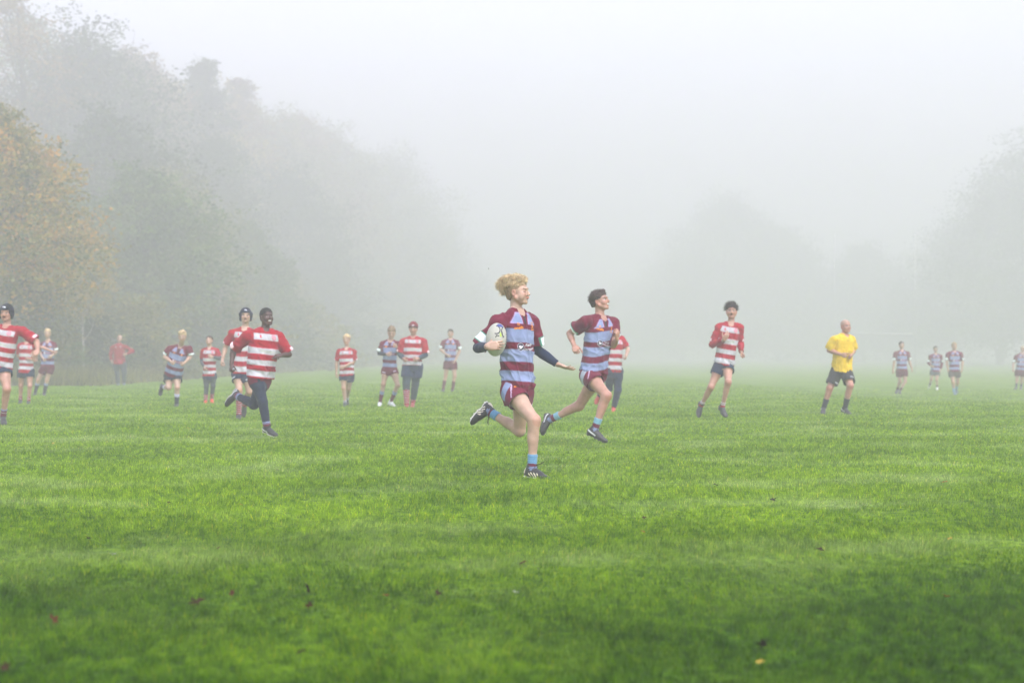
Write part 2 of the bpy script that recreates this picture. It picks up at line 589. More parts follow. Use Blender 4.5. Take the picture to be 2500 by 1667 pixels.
HAND_W = [(.026, .070, .0085), (.0085, .078, .0088), (-.0095, .072, .0084), (-.0265, .057, .0074)]
def add_hand(F, w, d, b, right, s=1.0, curl=0.35, thumb=0.5, spread=0.08, curls=None, k=.003):
    y = unit(d); z = unit(b - y * (np.asarray(b) @ y))
    x = -np.cross(y, z) if right else np.cross(y, z)
    Mx = np.array([x, y, z])
    I = lambda p: np.asarray(w) + (np.asarray(p, float) * s) @ Mx
    def K(p, q, ra, rb, kk):
        fn, lo, hi = cone(I(p), I(q), ra * s, rb * s); F.add(fn, lo, hi, kk)
    # palm
    fn, lo, hi = ellip(I((0, .046, 0)), Mx, np.array([.040, .056, .016]) * s); F.add(fn, lo, hi, .012 * s)
    K((.012, .0, 0), (.026, .078, 0), .015, .0125, .008 * s)
    K((-.010, .0, 0), (-.026, .074, 0), .014, .011, .008 * s)
    fn, lo, hi = ellip(I((.026, .032, -.010)), Mx, np.array([.016, .028, .014]) * s); F.add(fn, lo, hi, .008 * s)
    for i, (bx, ln, r) in enumerate(HAND_W):
        cu = curls[i] if curls is not None else curl * (1 + .12 * i)
        p = np.array([bx, .080 - abs(bx - .008) * .25, 0.0])
        ang = cu * .75
        sp = (bx - 0.0) / .026 * spread
        for j, fl in enumerate((.45, .31, .24)):
            dirv = np.array([math.sin(sp) * math.cos(ang), math.cos(sp) * math.cos(ang), -math.sin(ang)])
            q = p + dirv * ln * fl
            K(p, q, r * (1 - .1 * j), r * (1 - .1 * (j + 1)), k)
            p = q; ang += cu * (1.25 if j == 0 else .9)
    # thumb leaves the side of the palm
    p = np.array([.026, .020, -.006])
    v = unit([.75 - .5 * thumb, .62, -.25 - .45 * thumb])
    for j, (fl, r) in enumerate(((.040, .0115), (.030, .0098), (.023, .0085))):
        q = p + v * fl
        K(p, q, r, r * .9, .005 if j == 0 else k)
        v = unit(v + np.array([-.28 * thumb - .12, .22, -.12 * thumb]))
        p = q

def drop_caps(V, Q, planes, h):
    """Open the cloth where a clip plane cut it (hem, cuffs)."""
    if not planes: return V, Q
    a, b, c, d = (V[Q[:, i]] for i in range(4))
    ctr = (a + b + c + d) / 4
    n = np.cross(c - a, d - b); n /= np.linalg.norm(n, axis=1, keepdims=True) + 1e-12
    kill = np.zeros(len(Q), bool)
    for (p, nn, rad) in planes:
        q = ctr - p
        kill |= (np.abs(q @ nn) < .8 * h) & (n @ nn > .75) & (np.linalg.norm(q, axis=1) < rad)
    Q = Q[~kill]
    used = np.zeros(len(V), bool); used[Q.ravel()] = True
    m = np.cumsum(used) - 1
    return V[used], m[Q]

def strands(c, H, s, n, gen, rad, seed=0):
    """Thin tapered hair strands as 3-sided tubes. gen(rng)-> (k,3) head-local points."""
    rng = np.random.RandomState(seed)
    V, F = [], []
    o = 0
    for _ in range(n):
        pts = gen(rng)
        if pts is None: continue
        P = c + (pts * s) @ H
        k = len(P)
        T = np.gradient(P, axis=0); T /= np.linalg.norm(T, axis=1, keepdims=True) + 1e-9
        a = np.cross(T, unit(rng.normal(size=3))); a /= np.linalg.norm(a, axis=1, keepdims=True) + 1e-9
        b = np.cross(T, a)
        r = rad * rng.uniform(.7, 1.3) * np.linspace(1, .35, k)[:, None]
        for j in range(3):
            an = j * 2.094
            V.append(P + (a * math.cos(an) + b * math.sin(an)) * r)
        for i in range(k - 1):
            for j in range(3):
                j2 = (j + 1) % 3
                F.append((o + j * k + i, o + j2 * k + i, o + j2 * k + i + 1, o + j * k + i + 1))
        o += 3 * k
    return np.concatenate(V), np.array(F)

def person(label, D, J, o):
    """J: joints in photo pixels (x, y[, depth offset]); o: options."""
    s = o.get('s', 1.0); g = o.get('g', 1.0); h = o.get('h', .009)
    j = {}
    ty = o.get('ty', 0.0); hy = o.get('hy', ty)
    for k, v in J.items():
        dy = v[2] if len(v) > 2 else None
        if dy is None:
            if k == 'sr': dy = -math.sin(R(ty)) * .16 * s
            elif k == 'sl': dy = math.sin(R(ty)) * .16 * s
            elif k == 'hr': dy = -math.sin(R(hy)) * .09 * s
            elif k == 'hl': dy = math.sin(R(hy)) * .09 * s
            elif k in ('er', 'wr'): dy = -math.sin(R(ty)) * .16 * s
            elif k in ('el', 'wl'): dy = math.sin(R(ty)) * .16 * s
            elif k in ('kr', 'ar', 'tr'): dy = -math.sin(R(hy)) * .09 * s
            elif k in ('kl', 'al', 'tl'): dy = math.sin(R(hy)) * .09 * s
            else: dy = 0.0
        j[k] = px(v[0], v[1], D + dy)
    # head frame
    yaw, pit = R(o.get('yaw', 0)), R(o.get('pitch', 0)); roll = R(o.get('roll', 0))
    f = np.array([math.sin(yaw) * math.cos(pit), -math.cos(yaw) * math.cos(pit), math.sin(pit)])
    r_ = unit(np.cross(f, [0, 0, 1])); u_ = np.cross(r_, f)
    r2 = r_ * math.cos(roll) + u_ * math.sin(roll); u2 = np.cross(r2, f)
    H = np.array([r2, f, u2]); hc = j['hd']; hsz = o.get('hs', s) 
    T = Torso(j, None)
    skin = np.asarray(o.get('skin', lin(222, 178, 158))) * .62
    base = np.array([T.p0[0], T.p0[1], 0.0])
    base[2] = float(ground_z(base[0], base[1]))
    root = empty('person', tuple(base))
    tag(root, label, 'person', o.get('group'))
    allp = np.array(list(j.values()))
    lo, hi = allp.min(0) - .26 * s, allp.max(0) + .26 * s

    # ---------------- body
    F = Field(lo, hi, h)
    A = lambda t3, k, op='add': F.add(t3[0], t3[1], t3[2], k, op)
    A(T.loft(B_T, B_A, B_B, g * s), 0)
    A(cone(T.pt(0, .97, -.01), hc + (np.array([0, -.02, -.05]) * hsz) @ H, .052 * s, .048 * s), .02 * s)
    fw = {}
    for sd, S in (('r', 1), ('l', -1)):
        sh, el, wr = j['s' + sd], j['e' + sd], j['w' + sd]
        A(cone(T.pt(S * .05 * s, .97, 0), sh, .045 * s, .050 * s * g), .03 * s)
        A(cone(sh, el, 0, rs=[r * s * g for r in (.047, .044, .040, .035)]), .03 * s)
        A(cone(el, wr, 0, rs=[r * s * g for r in (.036, .040, .034, .026, .024)]), .015 * s)
        hp, kn, an, to = j['h' + sd], j['k' + sd], j['a' + sd], j['t' + sd]
        sh_d = unit(an - kn)
        fd = to - an; fd = unit(fd - sh_d * (fd @ sh_d) + 1e-6)
        th = unit(kn - hp); tb = np.cross(np.cross(th, sh_d), sh_d)
        kf = unit(fd + 0)
        if np.linalg.norm(np.cross(th, sh_d)) > .25:     # bent knee decides which way the leg faces
            kf = unit(th - sh_d * (th @ sh_d))
        fw[sd] = kf
        A(cone(hp, kn, 0, rs=[r * s * g for r in (.086, .080, .070, .060, .052)]), .04 * s)
        A(cone(hp + kf * .012, kn * .35 + hp * .65 + kf * .02, .06 * s * g, .06 * s * g), .03 * s)
        A(cone(kn + kf * .006 * s, kn + sh_d * .03 * s + kf * .008, .050 * s * g, .044 * s * g), .02 * s)
        A(cone(kn, an, 0, rs=[r * s * g for r in (.048, .047, .045, .040, .034, .030)]), .02 * s)
        L = np.linalg.norm(an - kn)
        A(cone(kn + sh_d * .10 * L - kf * .012 * s, kn + sh_d * .42 * L - kf * .014 * s, .040 * s * g, .036 * s * g), .03 * s)
    V, Q = F.mesh()
    nV = vnormals(V, Q)
    V = V + nV * (waves(V, 40, 6, 3) * .0012)[:, None]
    parts = [(V, Q)]
    # finer head, with a face
    hh = min(h, o.get('hh', h))
    e = .16 * hsz
    F = Field(hc - e, hc + e, hh)
    add_head(F, hc, H, hsz, o)
    nk = cone(T.pt(0, .97, -.01), hc + (np.array([0, -.02, -.05]) * hsz) @ H, .0525 * s, .0485 * s)
    F.add(*nk, .02 * s)
    lowz = T.pt(0, .97, 0)
    F.clip(lambda P: -((P - lowz.astype(np.float32)) @ T.u.astype(np.float32)) + 0.0)
    V2, Q2 = F.mesh()
    parts.append((V2, Q2))
    # finer hands
    for sd, S in (('r', 1), ('l', -1)):
        el, wr = j['e' + sd], j['w' + sd]
        ho = o.get('hand' + sd, {})
        d = np.asarray(ho.get('d', wr - el), float)
        b = np.asarray(ho.get('b', T.r1 * S + T.f1 * .2), float)
        hm = min(hh, .006) if h > .006 else min(h, .0035)
        F = Field(wr - .21 * s, wr + .21 * s, hm)
        add_hand(F, wr, d, b, sd == 'r', s * o.get('hands', 1.0), ho.get('curl', .75), ho.get('thumb', .6), ho.get('spread', .06), ho.get('curls'))
        fo = cone(el * .25 + wr * .75, wr, .0285 * s * g, .0235 * s * g)
        F.add(*fo, .012 * s)
        parts.append(F.mesh())
    Vs, Qs, off, ids = [], [], 0, []
    for i, (v, q) in enumerate(parts):
        Vs.append(v); Qs.append(q + off); off += len(v); ids.append(np.full(len(v), i))
    V = np.concatenate(Vs); Q = np.concatenate(Qs); ids = np.concatenate(ids)
    C = np.tile(skin, (len(V), 1))
    q = ((V - hc) @ H.T) / hsz
    m = ids == 1
    C[m] = face_cols(q[m], C[m], skin, o)
    for sd in 'rl':
        if skin[0] > .2:
            dk = np.linalg.norm(V - (j['k' + sd] + fw[sd] * .04), axis=1) < .05 * s
            C[dk] = C[dk] * np.array([.98, .86, .84])
    mesh_obj('body', V, Q, M_SKIN, root, base, C)

    # ---------------- jersey
    jo = o.get('jersey', {})
    hem = jo.get('hem', -.02); tilt = jo.get('tilt', 0.0); ease = jo.get('ease', 0.0)
    slv = jo.get('sleeve', .72)
    F = Field(lo, hi, h)
    a_ = list(J_A); b_ = list(J_B)
    F.add(*T.loft(J_T, a_, b_, g * s, off=ease, tlo=hem, thi=1.03, tilt=tilt), 0)
    planes = [(T.pt(0, hem, 0), -T.u, .3 * s)]
    hn = -(T.u + T.r0 * (-tilt * T.L)); planes = [(T.pt(0, hem, 0), unit(hn), .3 * s)]
    segs = {}
    for sd, S in (('r', 1), ('l', -1)):
        sh, el, wr = j['s' + sd], j['e' + sd], j['w' + sd]
        sv = slv[sd] if isinstance(slv, dict) else slv
        F.add(*cone(T.pt(S * .05 * s, .955, 0), sh, .056 * s, .064 * s * g), .03 * s)
        ax = unit(el - sh)
        if sv <= 1:
            end = sh + (el - sh) * sv
            fn, l_, h_ = cone(sh, sh + (el - sh) * min(sv + .25, 1.15), 0, rs=[x * s * g for x in (.066, .070, .072, .073)])
            fn2 = (lambda P, fn=fn, e_=end.astype(np.float32), n_=ax.astype(np.float32): np.maximum(fn(P), (P - e_) @ n_))
            F.add(fn2, l_, h_, .025 * s)
            planes.append((end, ax, .12 * s))
        else:
            F.add(*cone(sh, el, .062 * s * g, .054 * s * g), .025 * s)
            ax2 = unit(wr - el); end = el + (wr - el) * min(sv - 1, .96)
            fn, l_, h_ = cone(el, wr + ax2 * .03, .052 * s * g, .036 * s * g)
            fn2 = (lambda P, fn=fn, e_=end.astype(np.float32), n_=ax2.astype(np.float32): np.maximum(fn(P), (P - e_) @ n_))
            F.add(fn2, l_, h_, .015 * s)
            planes.append((end, ax2, .12 * s))
    nkb, nkt = T.pt(0, .97, .004), hc
    if not jo.get('collar'):
        F.add(*cone(nkb, nkt, .060 * s, .058 * s), .012 * s, 'sub')
        F.add(*ellip(T.pt(0, .985, .055 * s), np.array([T.r1, T.f1, T.u]), np.array([.045, .05, .04]) * s), .01 * s, 'sub')
    else:
        F.add(*cone(T.pt(0, .95, .0), T.pt(0, 1.09, 0), .066 * s, .062 * s), .01 * s)
        F.add(*cone(T.pt(0, 1.02, .0), T.pt(0, 1.2, 0), .056 * s, .056 * s), .005 * s, 'sub')
    V, Q = F.mesh()
    V, Q = drop_caps(V, Q, planes, h)
    x, t, y = T.loc(V.astype(np.float32))
    if isinstance(T.L, float): pass
    sleeve = np.zeros(len(V), bool); sp = np.zeros(len(V)); outer = np.zeros(len(V))
    for sd, S in (('r', 1), ('l', -1)):
        sh, el = j['s' + sd], j['e' + sd]
        sv = slv[sd] if isinstance(slv, dict) else slv
        dsl = cone(sh, el if sv <= 1 else el, .066 * s * g, .07 * s * g)[0](V.astype(np.float32))
        if sv > 1:
            dsl = np.minimum(dsl, cone(el, j['w' + sd], .05 * s * g, .04 * s * g)[0](V.astype(np.float32)))
        dt = T.loft(J_T, a_, b_, g * s, off=ease)[0](V.astype(np.float32))
        ax = el - sh
        tt = ((V - sh) @ ax) / (ax @ ax)
        mk = (dsl < dt + .004) & (x * S > .07 * s)
        sleeve |= mk
        sp[mk] = tt[mk]
        rad = (V - sh) - tt[:, None] * ax
        rad /= np.linalg.norm(rad, axis=1, keepdims=True) + 1e-9
        oo = unit(unit(T.r1 * S) + T.f1 * .45 + T.u * .2)
        oo = unit(oo - unit(ax) * (oo @ unit(ax)))
        outer[mk] = (rad @ oo)[mk]
    sw = waves(np.stack([x, t * T.L, y], 1), 13, 6, o.get('seed', 1) + 5) * .007 + x / s * jo.get('skew', 0.0)
    col = 0; rj = np.random.RandomState(1)
    for _ in range(10):
        jx, jt, jy = rj.uniform(-.6, .6, 3) * h
        col = col + o['kit'](x / s + jx, t + sw + jt / T.L, y / s + jy, sleeve, sp + jt / .25, outer + jx * 12, jo) / 10
    N = vnormals(V, Q)
    Lc = np.stack([x, t * T.L, y], 1)
    amp = jo.get('wr', .004) * s * 2.3
    sd_ = o.get('seed', 1)
    lowt = np.clip(1.1 - t, .35, 1)
    w1 = waves(Lc, 17, 8, sd_, (1, 1.5, 1)); w2 = waves(Lc + .3, 42, 8, sd_ + 3, (1, 1.3, 1))
    ridg = 1 - np.abs(w1) ** .8 * 1.5
    w3 = waves(Lc + 1.1, 30, 7, sd_ + 8, (1.5, .8, 1))
    wv = (ridg * .8 + w2 * .30 + (1 - np.abs(w3) ** .7 * 1.6) * .55) * amp * lowt
    wv[sleeve] = (waves(V[sleeve], 30, 8, sd_ + 7) * .7 + .3) * amp
    flare = np.clip((hem + .2 - t) / .2, 0, 1) * (~sleeve)
    wv = wv + flare * waves(Lc, 14, 5, sd_ + 11, (1, .25, 1)) * .010 * s + flare * .004
    V = V + N * wv[:, None]
    jer = mesh_obj(jo.get('name', 'jersey'), V, Q, M_CLOTH, root, base, col)
    if jo.get('name') == 'jacket': pass
    # ---------------- base layer sleeves
    bl = o.get('base')
    if bl is not None:
        for sd in bl.get('arms', 'rl'):
            sh, el, wr = j['s' + sd], j['e' + sd], j['w' + sd]
            F = Field(np.minimum(np.minimum(sh, el), wr) - .1, np.maximum(np.maximum(sh, el), wr) + .1, h)
            F.add(*cone(sh, el, 0, rs=[(r + .006) * s * g for r in (.047, .044, .040, .037)]), 0)
            ax2 = unit(wr - el); end = wr - ax2 * .012
            fn, l_, h_ = cone(el, wr + ax2 * .02, 0, rs=[(r + .006) * s * g for r in (.038, .041, .036, .029, .027)])
            F.add(lambda P, fn=fn, e_=end.astype(np.float32), n_=ax2.astype(np.float32): np.maximum(fn(P), (P - e_) @ n_), l_, h_, .012 * s)
            V, Q = F.mesh(); N = vnormals(V, Q)
            V = V + N * (waves(V, 60, 8, 5, (1, 1, 1)) * .0014)[:, None]
            mesh_obj('undershirt_sleeve', V, Q, M_CLOTH, root, base, np.tile(bl.get('col', NAVY), (len(V), 1)))
    # ---------------- shorts
    so = o.get('shorts')
    if so is not None:
        fr = so.get('frac', .42); scol = so.get('col', NAVY); e_ = so.get('ease', .012)
        F = Field(lo, hi, h)
        F.add(*T.loft([-.2, -.05, .1, .25], [.10, .142, .142, .13], [.09, .108, .108, .098], g * s, off=e_ * .6, tlo=-.17, thi=so.get('top', .12)), 0)
        planes = []
        for sd, S in (('r', 1), ('l', -1)):
            hp, kn = j['h' + sd], j['k' + sd]
            ax = unit(kn - hp); fq = fr[sd] if isinstance(fr, dict) else fr
            end = hp + (kn - hp) * fq
            tl_ = so.get('tilt', 0) 
            nn = unit(ax + T.u * tl_)
            fn, l_, h_ = cone(hp, hp + (kn - hp) * (fq + .35), 0, rs=[(r + e_) * s * g for r in (.094, .092, .090, .088)])
            F.add(lambda P, fn=fn, en=end.astype(np.float32), n_=nn.astype(np.float32): np.maximum(fn(P), (P - en) @ n_), l_, h_, .02 * s)
            planes.append((end, nn, .16 * s))
        V, Q = F.mesh(); V, Q = drop_caps(V, Q, planes, h)
        N = vnormals(V, Q)
        x, t, y = T.loc(V.astype(np.float32))
        V = V + N * ((1 - np.abs(waves(V, 22, 8, sd_ + 4, (1, 1, .6))) * 1.4) * .0045 * s)[:, None]
        C = np.tile(scol, (len(V), 1))
        if so.get('panel') is not None:
            pr, pl_ = so.get('pos', (.02, .045)), .0
            for sd, S in (('r', 1), ('l', -1)):
                hp, kn = j['h' + sd], j['k' + sd]; ax = kn - hp
                tt = ((V - hp) @ ax) / (ax @ ax)
                # a kite-shaped side panel with piping running forward from it
                lat = (x * S) / s; yy = y / s
                u_ = tt - .02; w_ = yy + .005
                pm = (lat > .05) & (np.abs(u_) / .15 + np.abs(w_) / .060 < 1)
                C[pm] = so['panel']
                ln_ = (np.abs(w_ - .055 - (u_ - .0) * .10) < .0045) & (lat > .05) & (tt > 0) & (tt < .3)
                C[ln_] = lin(190, 170, 200)
        if so.get('logo') is not None:
            for sd, S in (('r', 1), ('l', -1)):
                hp, kn = j['h' + sd], j['k' + sd]; ax = kn - hp
                tt = ((V - hp) @ ax) / (ax @ ax)
                fq = fr[sd] if isinstance(fr, dict) else fr
                C[(np.abs(tt - fq + .13) < .035) & (np.abs(x * S / s - .11) < .028) & (y > 0)] = so['logo']
        if so.get('redtab'):
            hp = j['hr']
            C[(np.linalg.norm(V - T.pt(.135 * s, -.06, .03), axis=1) < .035)] = lin(230, 60, 50)
        mesh_obj('shorts', V, Q, M_CLOTH, root, base, C)
    # ---------------- long legwear
    lo_ = o.get('legs')
    if lo_ is not None:
        e_ = lo_.get('ease', .006); up = lo_.get('to', .98)
        F = Field(lo, hi, h)
        F.add(*T.loft([-.2, -.05, .1, .25], [.10, .138, .138, .12], [.09, .104, .104, .092], g * s, off=e_, tlo=-.17, thi=.12), 0)
        planes = []
        for sd in 'rl':
            hp, kn, an = j['h' + sd], j['k' + sd], j['a' + sd]; kf = fw[sd]
            u_ = up[sd] if isinstance(up, dict) else up
            F.add(*cone(hp, kn, 0, rs=[(r + e_) * s * g for r in (.092, .084, .072, .062, .054)]), .03 * s)
            F.add(*cone(kn + kf * .008 * s, kn + unit(an - kn) * .02 * s, (.050 + e_) * s * g, (.046 + e_) * s * g), .02 * s)
            F.add(*cone(hp + kf * .012, kn * .35 + hp * .65 + kf * .02, (.06 + e_) * s * g, (.06 + e_) * s * g), .03 * s)
            ax = unit(an - kn); end = kn + (an - kn) * u_
            fn, l_, h_ = cone(kn, an + ax * .03, 0, rs=[(r + e_) * s * g for r in (.050, .051, .049, .044, .038, .036)])
            fn1, l1, h1 = cone(kn + ax * .05 - kf * .012 * s, kn + (an - kn) * .42 - kf * .014 * s, (.042 + e_) * s * g, (.036 + e_) * s * g)
            F.add(lambda P, fn=fn, en=end.astype(np.float32), n_=ax.astype(np.float32): np.maximum(fn(P), (P - en) @ n_), l_, h_, .02 * s)
            F.add(fn1, l1, h1, .02 * s)
        V, Q = F.mesh(); N = vnormals(V, Q)
        V = V + N * (waves(V, 45, 8, sd_ + 4, (1, 1, 1)) * lo_.get('wr', .0015))[:, None]
        C = np.tile(lo_.get('col', NAVY), (len(V), 1))
        mesh_obj(lo_.get('name', 'leggings'), V, Q, M_CLOTH, root, base, C)
    # ---------------- socks and boots
    for sd, S in (('r', 1), ('l', -1)):
        kn, an, to = j['k' + sd], j['a' + sd], j['t' + sd]; kf = fw[sd]
        sk = o.get('sock' + sd, o.get('sock'))
        if sk is not None:
            u1, bands = sk     # height as a fraction of the shin, then (upper limit, colour) pairs
            F = Field(np.minimum(kn, an) - .1, np.maximum(kn, an) + .1, h)
            ax = unit(kn - an); L = np.linalg.norm(kn - an); end = an + (kn - an) * u1
            fn, l_, h_ = cone(kn, an, 0, rs=[(r + (.013 if lo_ is not None else .006)) * s * g for r in (.050, .049, .047, .042, .036, .033)])
            F.add(lambda P, fn=fn, en=end.astype(np.float32), n_=ax.astype(np.float32): np.maximum(fn(P), (P - en) @ n_), l_, h_, .0)
            if u1 > .5:
                fn1, l1, h1 = cone(kn - ax * .10 * L - kf * .012 * s, kn - ax * .42 * L - kf * .014 * s, .046 * s * g, .041 * s * g)
                F.add(lambda P, fn=fn1, en=end.astype(np.float32), n_=ax.astype(np.float32): np.maximum(fn(P), (P - en) @ n_), l1, h1, .02)
            F.add(*cone(an, an - ax * .03 * s, .040 * s, .038 * s), .01)
            V, Q = F.mesh(); N = vnormals(V, Q)
            uu = ((V - an) @ (kn - an)) / L ** 2
            V = V + N * (np.sin(uu * L * 330 + waves(V, 30, 5, 2) * 1.5) * .0016 * s)[:, None]
            C = np.tile(bands[-1][1], (len(V), 1))
            for lim, cc in reversed(bands[:-1]):
                C[uu < lim] = cc
            mesh_obj('sock', V, Q, M_SOCK, root, base, C)
        # boot
        v = unit(to - an)
        side = np.cross(v, unit(kn - an))
        if np.linalg.norm(side) < .25 or o.get('side' + sd) is not None:
            side = np.asarray(o.get('side' + sd, T.r0), float)
        side = unit(side - v * (side @ v))
        up0 = np.cross(side, v); a = .30
        f_ = v * math.cos(a) + up0 * math.sin(a); u_ = -v * math.sin(a) + up0 * math.cos(a)
        rr_ = np.cross(f_, u_)
        Bm = np.array([rr_, f_, u_]); bs = o.get('bs', s)
        I = lambda p: an + (np.asarray(p, float) * bs) @ Bm
        hb = min(h, .006)
        F = Field(an - .27 * bs, an + .27 * bs, hb)
        E = lambda p, r, k: F.add(*ellip(I(p), Bm, np.asarray(r) * bs), k * bs)
        E((0, -.030, -.046), (.034, .044, .044), 0)
        E((0, .035, -.046), (.036, .075, .036), .02)
        E((0, .105, -.058), (.044, .066, .027), .02)
        E((0, .152, -.062), (.037, .042, .020), .015)
        F.add(*cone(I((0, -.012, -.04)), I((0, -.008, .012)), .042 * bs, .041 * bs), .02 * bs)
        F.add(*cone(I((0, .02, -.02)), I((0, .09, -.045)), .030 * bs, .028 * bs), .02 * bs)
        pb = I((0, 0, -.0805)).astype(np.float32); ub = u_.astype(np.float32)
        F.clip(lambda P: -((P - pb) @ ub))
        E((0, -.03, -.080), (.036, .046, .007), .002)
        E((0, .095, -.080), (.046, .092, .007), .002)
        for (sx, sy) in ((-.022, .15), (.022, .15), (-.03, .10), (.03, .10), (-.027, .055), (.027, .055), (-.02, -.045), (.02, -.045)):
            F.add(*cone(I((sx, sy, -.080)), I((sx, sy, -.094)), .0075 * bs, .0050 * bs), .001)
        V, Q = F.mesh()
        qb = ((V - an) @ Bm.T) / bs
        bc = o.get('boot', {})
        C = np.tile(bc.get('col', BLACK), (len(V), 1))
        if bc.get('sole') is not None: C[qb[:, 2] < -.072] = bc['sole']
        if bc.get('stripes') is not None:
            ph = (qb[:, 1] * 1.0 + qb[:, 2] * .9)
            st = (np.mod(ph + .02, .030) < .013) & (qb[:, 1] > -.005) & (qb[:, 1] < .09) & (qb[:, 2] < -.03) & (qb[:, 2] > -.072)
            C[st] = bc['stripes']
            C[(qb[:, 1] < -.045) & (qb[:, 2] > -.05)] = bc['stripes'] * .8
        if bc.get('side') is not None:
            st = (np.abs(qb[:, 0]) > .02) & (np.abs(qb[:, 2] + .045 + qb[:, 1] * .25) < .008) & (qb[:, 1] > -.06) & (qb[:, 1] < .05)
            C[st] = bc['side']
        bo = mesh_obj('boot', V, Q, M_BOOT, root, base, C)
        if bc.get('lace', False):
            lv, lf = [], []
            def tube(pts, r):
                pts = np.array([I(p) for p in pts]); n0 = sum(len(x_) for x_ in lv)
                Tn = np.gradient(pts, axis=0); Tn /= np.linalg.norm(Tn, axis=1, keepdims=True)
                a1 = np.cross(Tn, unit([.3, .2, .9])); a1 /= np.linalg.norm(a1, axis=1, keepdims=True); a2 = np.cross(Tn, a1)
                k = len(pts)
                for q_ in range(5):
                    an_ = q_ * 1.2566
                    lv.append(pts + (a1 * math.cos(an_) + a2 * math.sin(an_)) * r)
                for i in range(k - 1):
                    for q_ in range(5):
                        q2 = (q_ + 1) % 5
                        lf.append((n0 + q_ * k + i, n0 + q2 * k + i, n0 + q2 * k + i + 1, n0 + q_ * k + i + 1))
            for i in range(4):
                yy = .02 + i * .02; zz = .004 - i * .0095
                tube([(-.026, yy, zz - .012), (-.012, yy + .004, zz + .002), (.012, yy + .008, zz + .002), (.026, yy + .012, zz - .014)], .0026)
            L_ = bc.get('lace_len', .05)
            for sx in (-1, 1):
                tube([(0, .022, .012), (sx * .012, .03, .022), (sx * .026, .045, .018), (sx * .028, .035, .004), (sx * .008, .024, .010)], .0026)
                tube([(0, .022, .012), (sx * .006, .022 + L_ * .4, .012 + L_ * .35), (sx * .014, .03 + L_ * .8, .012 + L_ * .55), (sx * .012, .03 + L_, .014 + L_ * .8)], .0028)
            mesh_obj('lace', np.concatenate(lv), np.array(lf), M_PRINT.setdefault('lace', mat_plain('lace_cord', bc.get('lacecol', (.02, .02, .022)), .9)), bo, base)

    # ---------------- hair or headgear
    I = lambda p: hc + (np.asarray(p, float) * hsz) @ H
    hr = o.get('hair')
    F = None
    if hr is not None:
        th = hr.get('th', .012); hl = hr.get('line', .066); nape = hr.get('nape', -.048)
        F = Field(hc - .2 * hsz, hc + .2 * hsz, min(hh, .006))
        F.add(*ellip(I((0, -.018, .036)), H, np.array([.073 + th * .7, .094 + th, .079 + th]) * hsz), 0)
        F.add(*ellip(I((0, -.050, -.010)), H, np.array([.058 + th * .5, .055 + th * .5, .070]) * hsz), .02 * hsz)
        for (p, r_e) in hr.get('lumps', []):
            F.add(*ellip(I(p), H, np.array(r_e) * hsz), .015 * hsz)
        hcf, Hf = hc.astype(np.float32), H.astype(np.float32)
        def hcut(P):
            q_ = ((P - hcf) @ Hf.T) / hsz
            line = np.interp(q_[..., 1], [-.11, -.06, -.028, -.022, .03, .06, .095, .12], [nape, nape + .005, nape + .03, .014, .022, .052, hl, hl + .01])
            line = line + waves(q_, 95, 5, sd_ + 1) * .007 * (q_[..., 1] > -.01)
            d1 = (line - q_[..., 2]) * hsz
            return d1
        F.clip(hcut)
        V, Q = F.mesh(); N = vnormals(V, Q)
        q_ = ((V - hc) @ H.T) / hsz
        am = hr.get('mess', .005)
        V = V + N * ((waves(q_, 70, 8, sd_, (1, .5, 1)) + .5 * waves(q_, 170, 6, sd_ + 2, (1, .4, 1))) * am * hsz)[:, None]
        hcol = hr.get('col', lin(60, 45, 35))
        C = np.tile(hcol, (len(V), 1))
        if hr.get('side') is not None:
            sdm = (q_[:, 2] < .045)
            C[sdm] = hr['side']
        ho = mesh_obj('hair', V, Q, M_HAIR, root, base, C)
        nst = hr.get('strands', 0)
        if nst:
            ln = hr.get('len', .03); back = np.array(hr.get('dir', (0, -.3, .5)))
            def gen(rng):
                for _ in range(20):
                    v_ = unit(rng.normal(size=3)); v_[2] = abs(v_[2]) * 1.2 - .25; v_ = unit(v_)
                    p = v_ * np.array([.073 + th * .5, .094 + th * .8, .079 + th * .8]) + np.array([0, -.018, .036])
                    lnz = np.interp(p[1], [-.11, -.06, -.028, -.022, .03, .06, .095], [nape, nape + .005, nape + .03, .02, .03, .056, hl])
                    if p[2] > lnz: break
                else: return None
                dd = unit(v_ * .6 + back + rng.normal(size=3) * .25)
                L_ = ln * rng.uniform(.5, 1.3); pts = [p - v_ * .004]
                dr = unit(v_ + dd * .6)
                for i in range(4):
                    pts.append(pts[-1] + dr * L_ / 4); dr = unit(dr * .6 + dd * .6 + np.array([0, 0, -.15]))
                return np.array(pts)
            V, Fq = strands(hc, H, hsz, nst, gen, hr.get('rad', .0016) * hsz, sd_)
            C = np.tile(hcol * 1.15, (len(V), 1))
            mesh_obj('hair_strands', V, Fq, M_HAIR, ho, base, C)
    cp = o.get('cap')
    if cp is not None:
        F = Field(hc - .17 * hsz, hc + .17 * hsz, min(hh, .006))
        F.add(*ellip(I((0, -.016, .036)), H, np.array([.093, .115, .099]) * hsz), 0)
        if cp == 'scrum':
            F.add(*ellip(I((0, -.045, -.015)), H, np.array([.086, .068, .085]) * hsz), .02 * hsz)
            for sx in (-1, 1):
                F.add(*cone(I((sx * .080, -.008, .03)), I((sx * .074, .004, -.060)), .029 * hsz, .024 * hsz), .012 * hsz)
                F.add(*cone(I((sx * .070, .012, -.06)), I((0, .060, -.108)), .008 * hsz, .008 * hsz), .006 * hsz)
        hcf, Hf = hc.astype(np.float32), H.astype(np.float32)
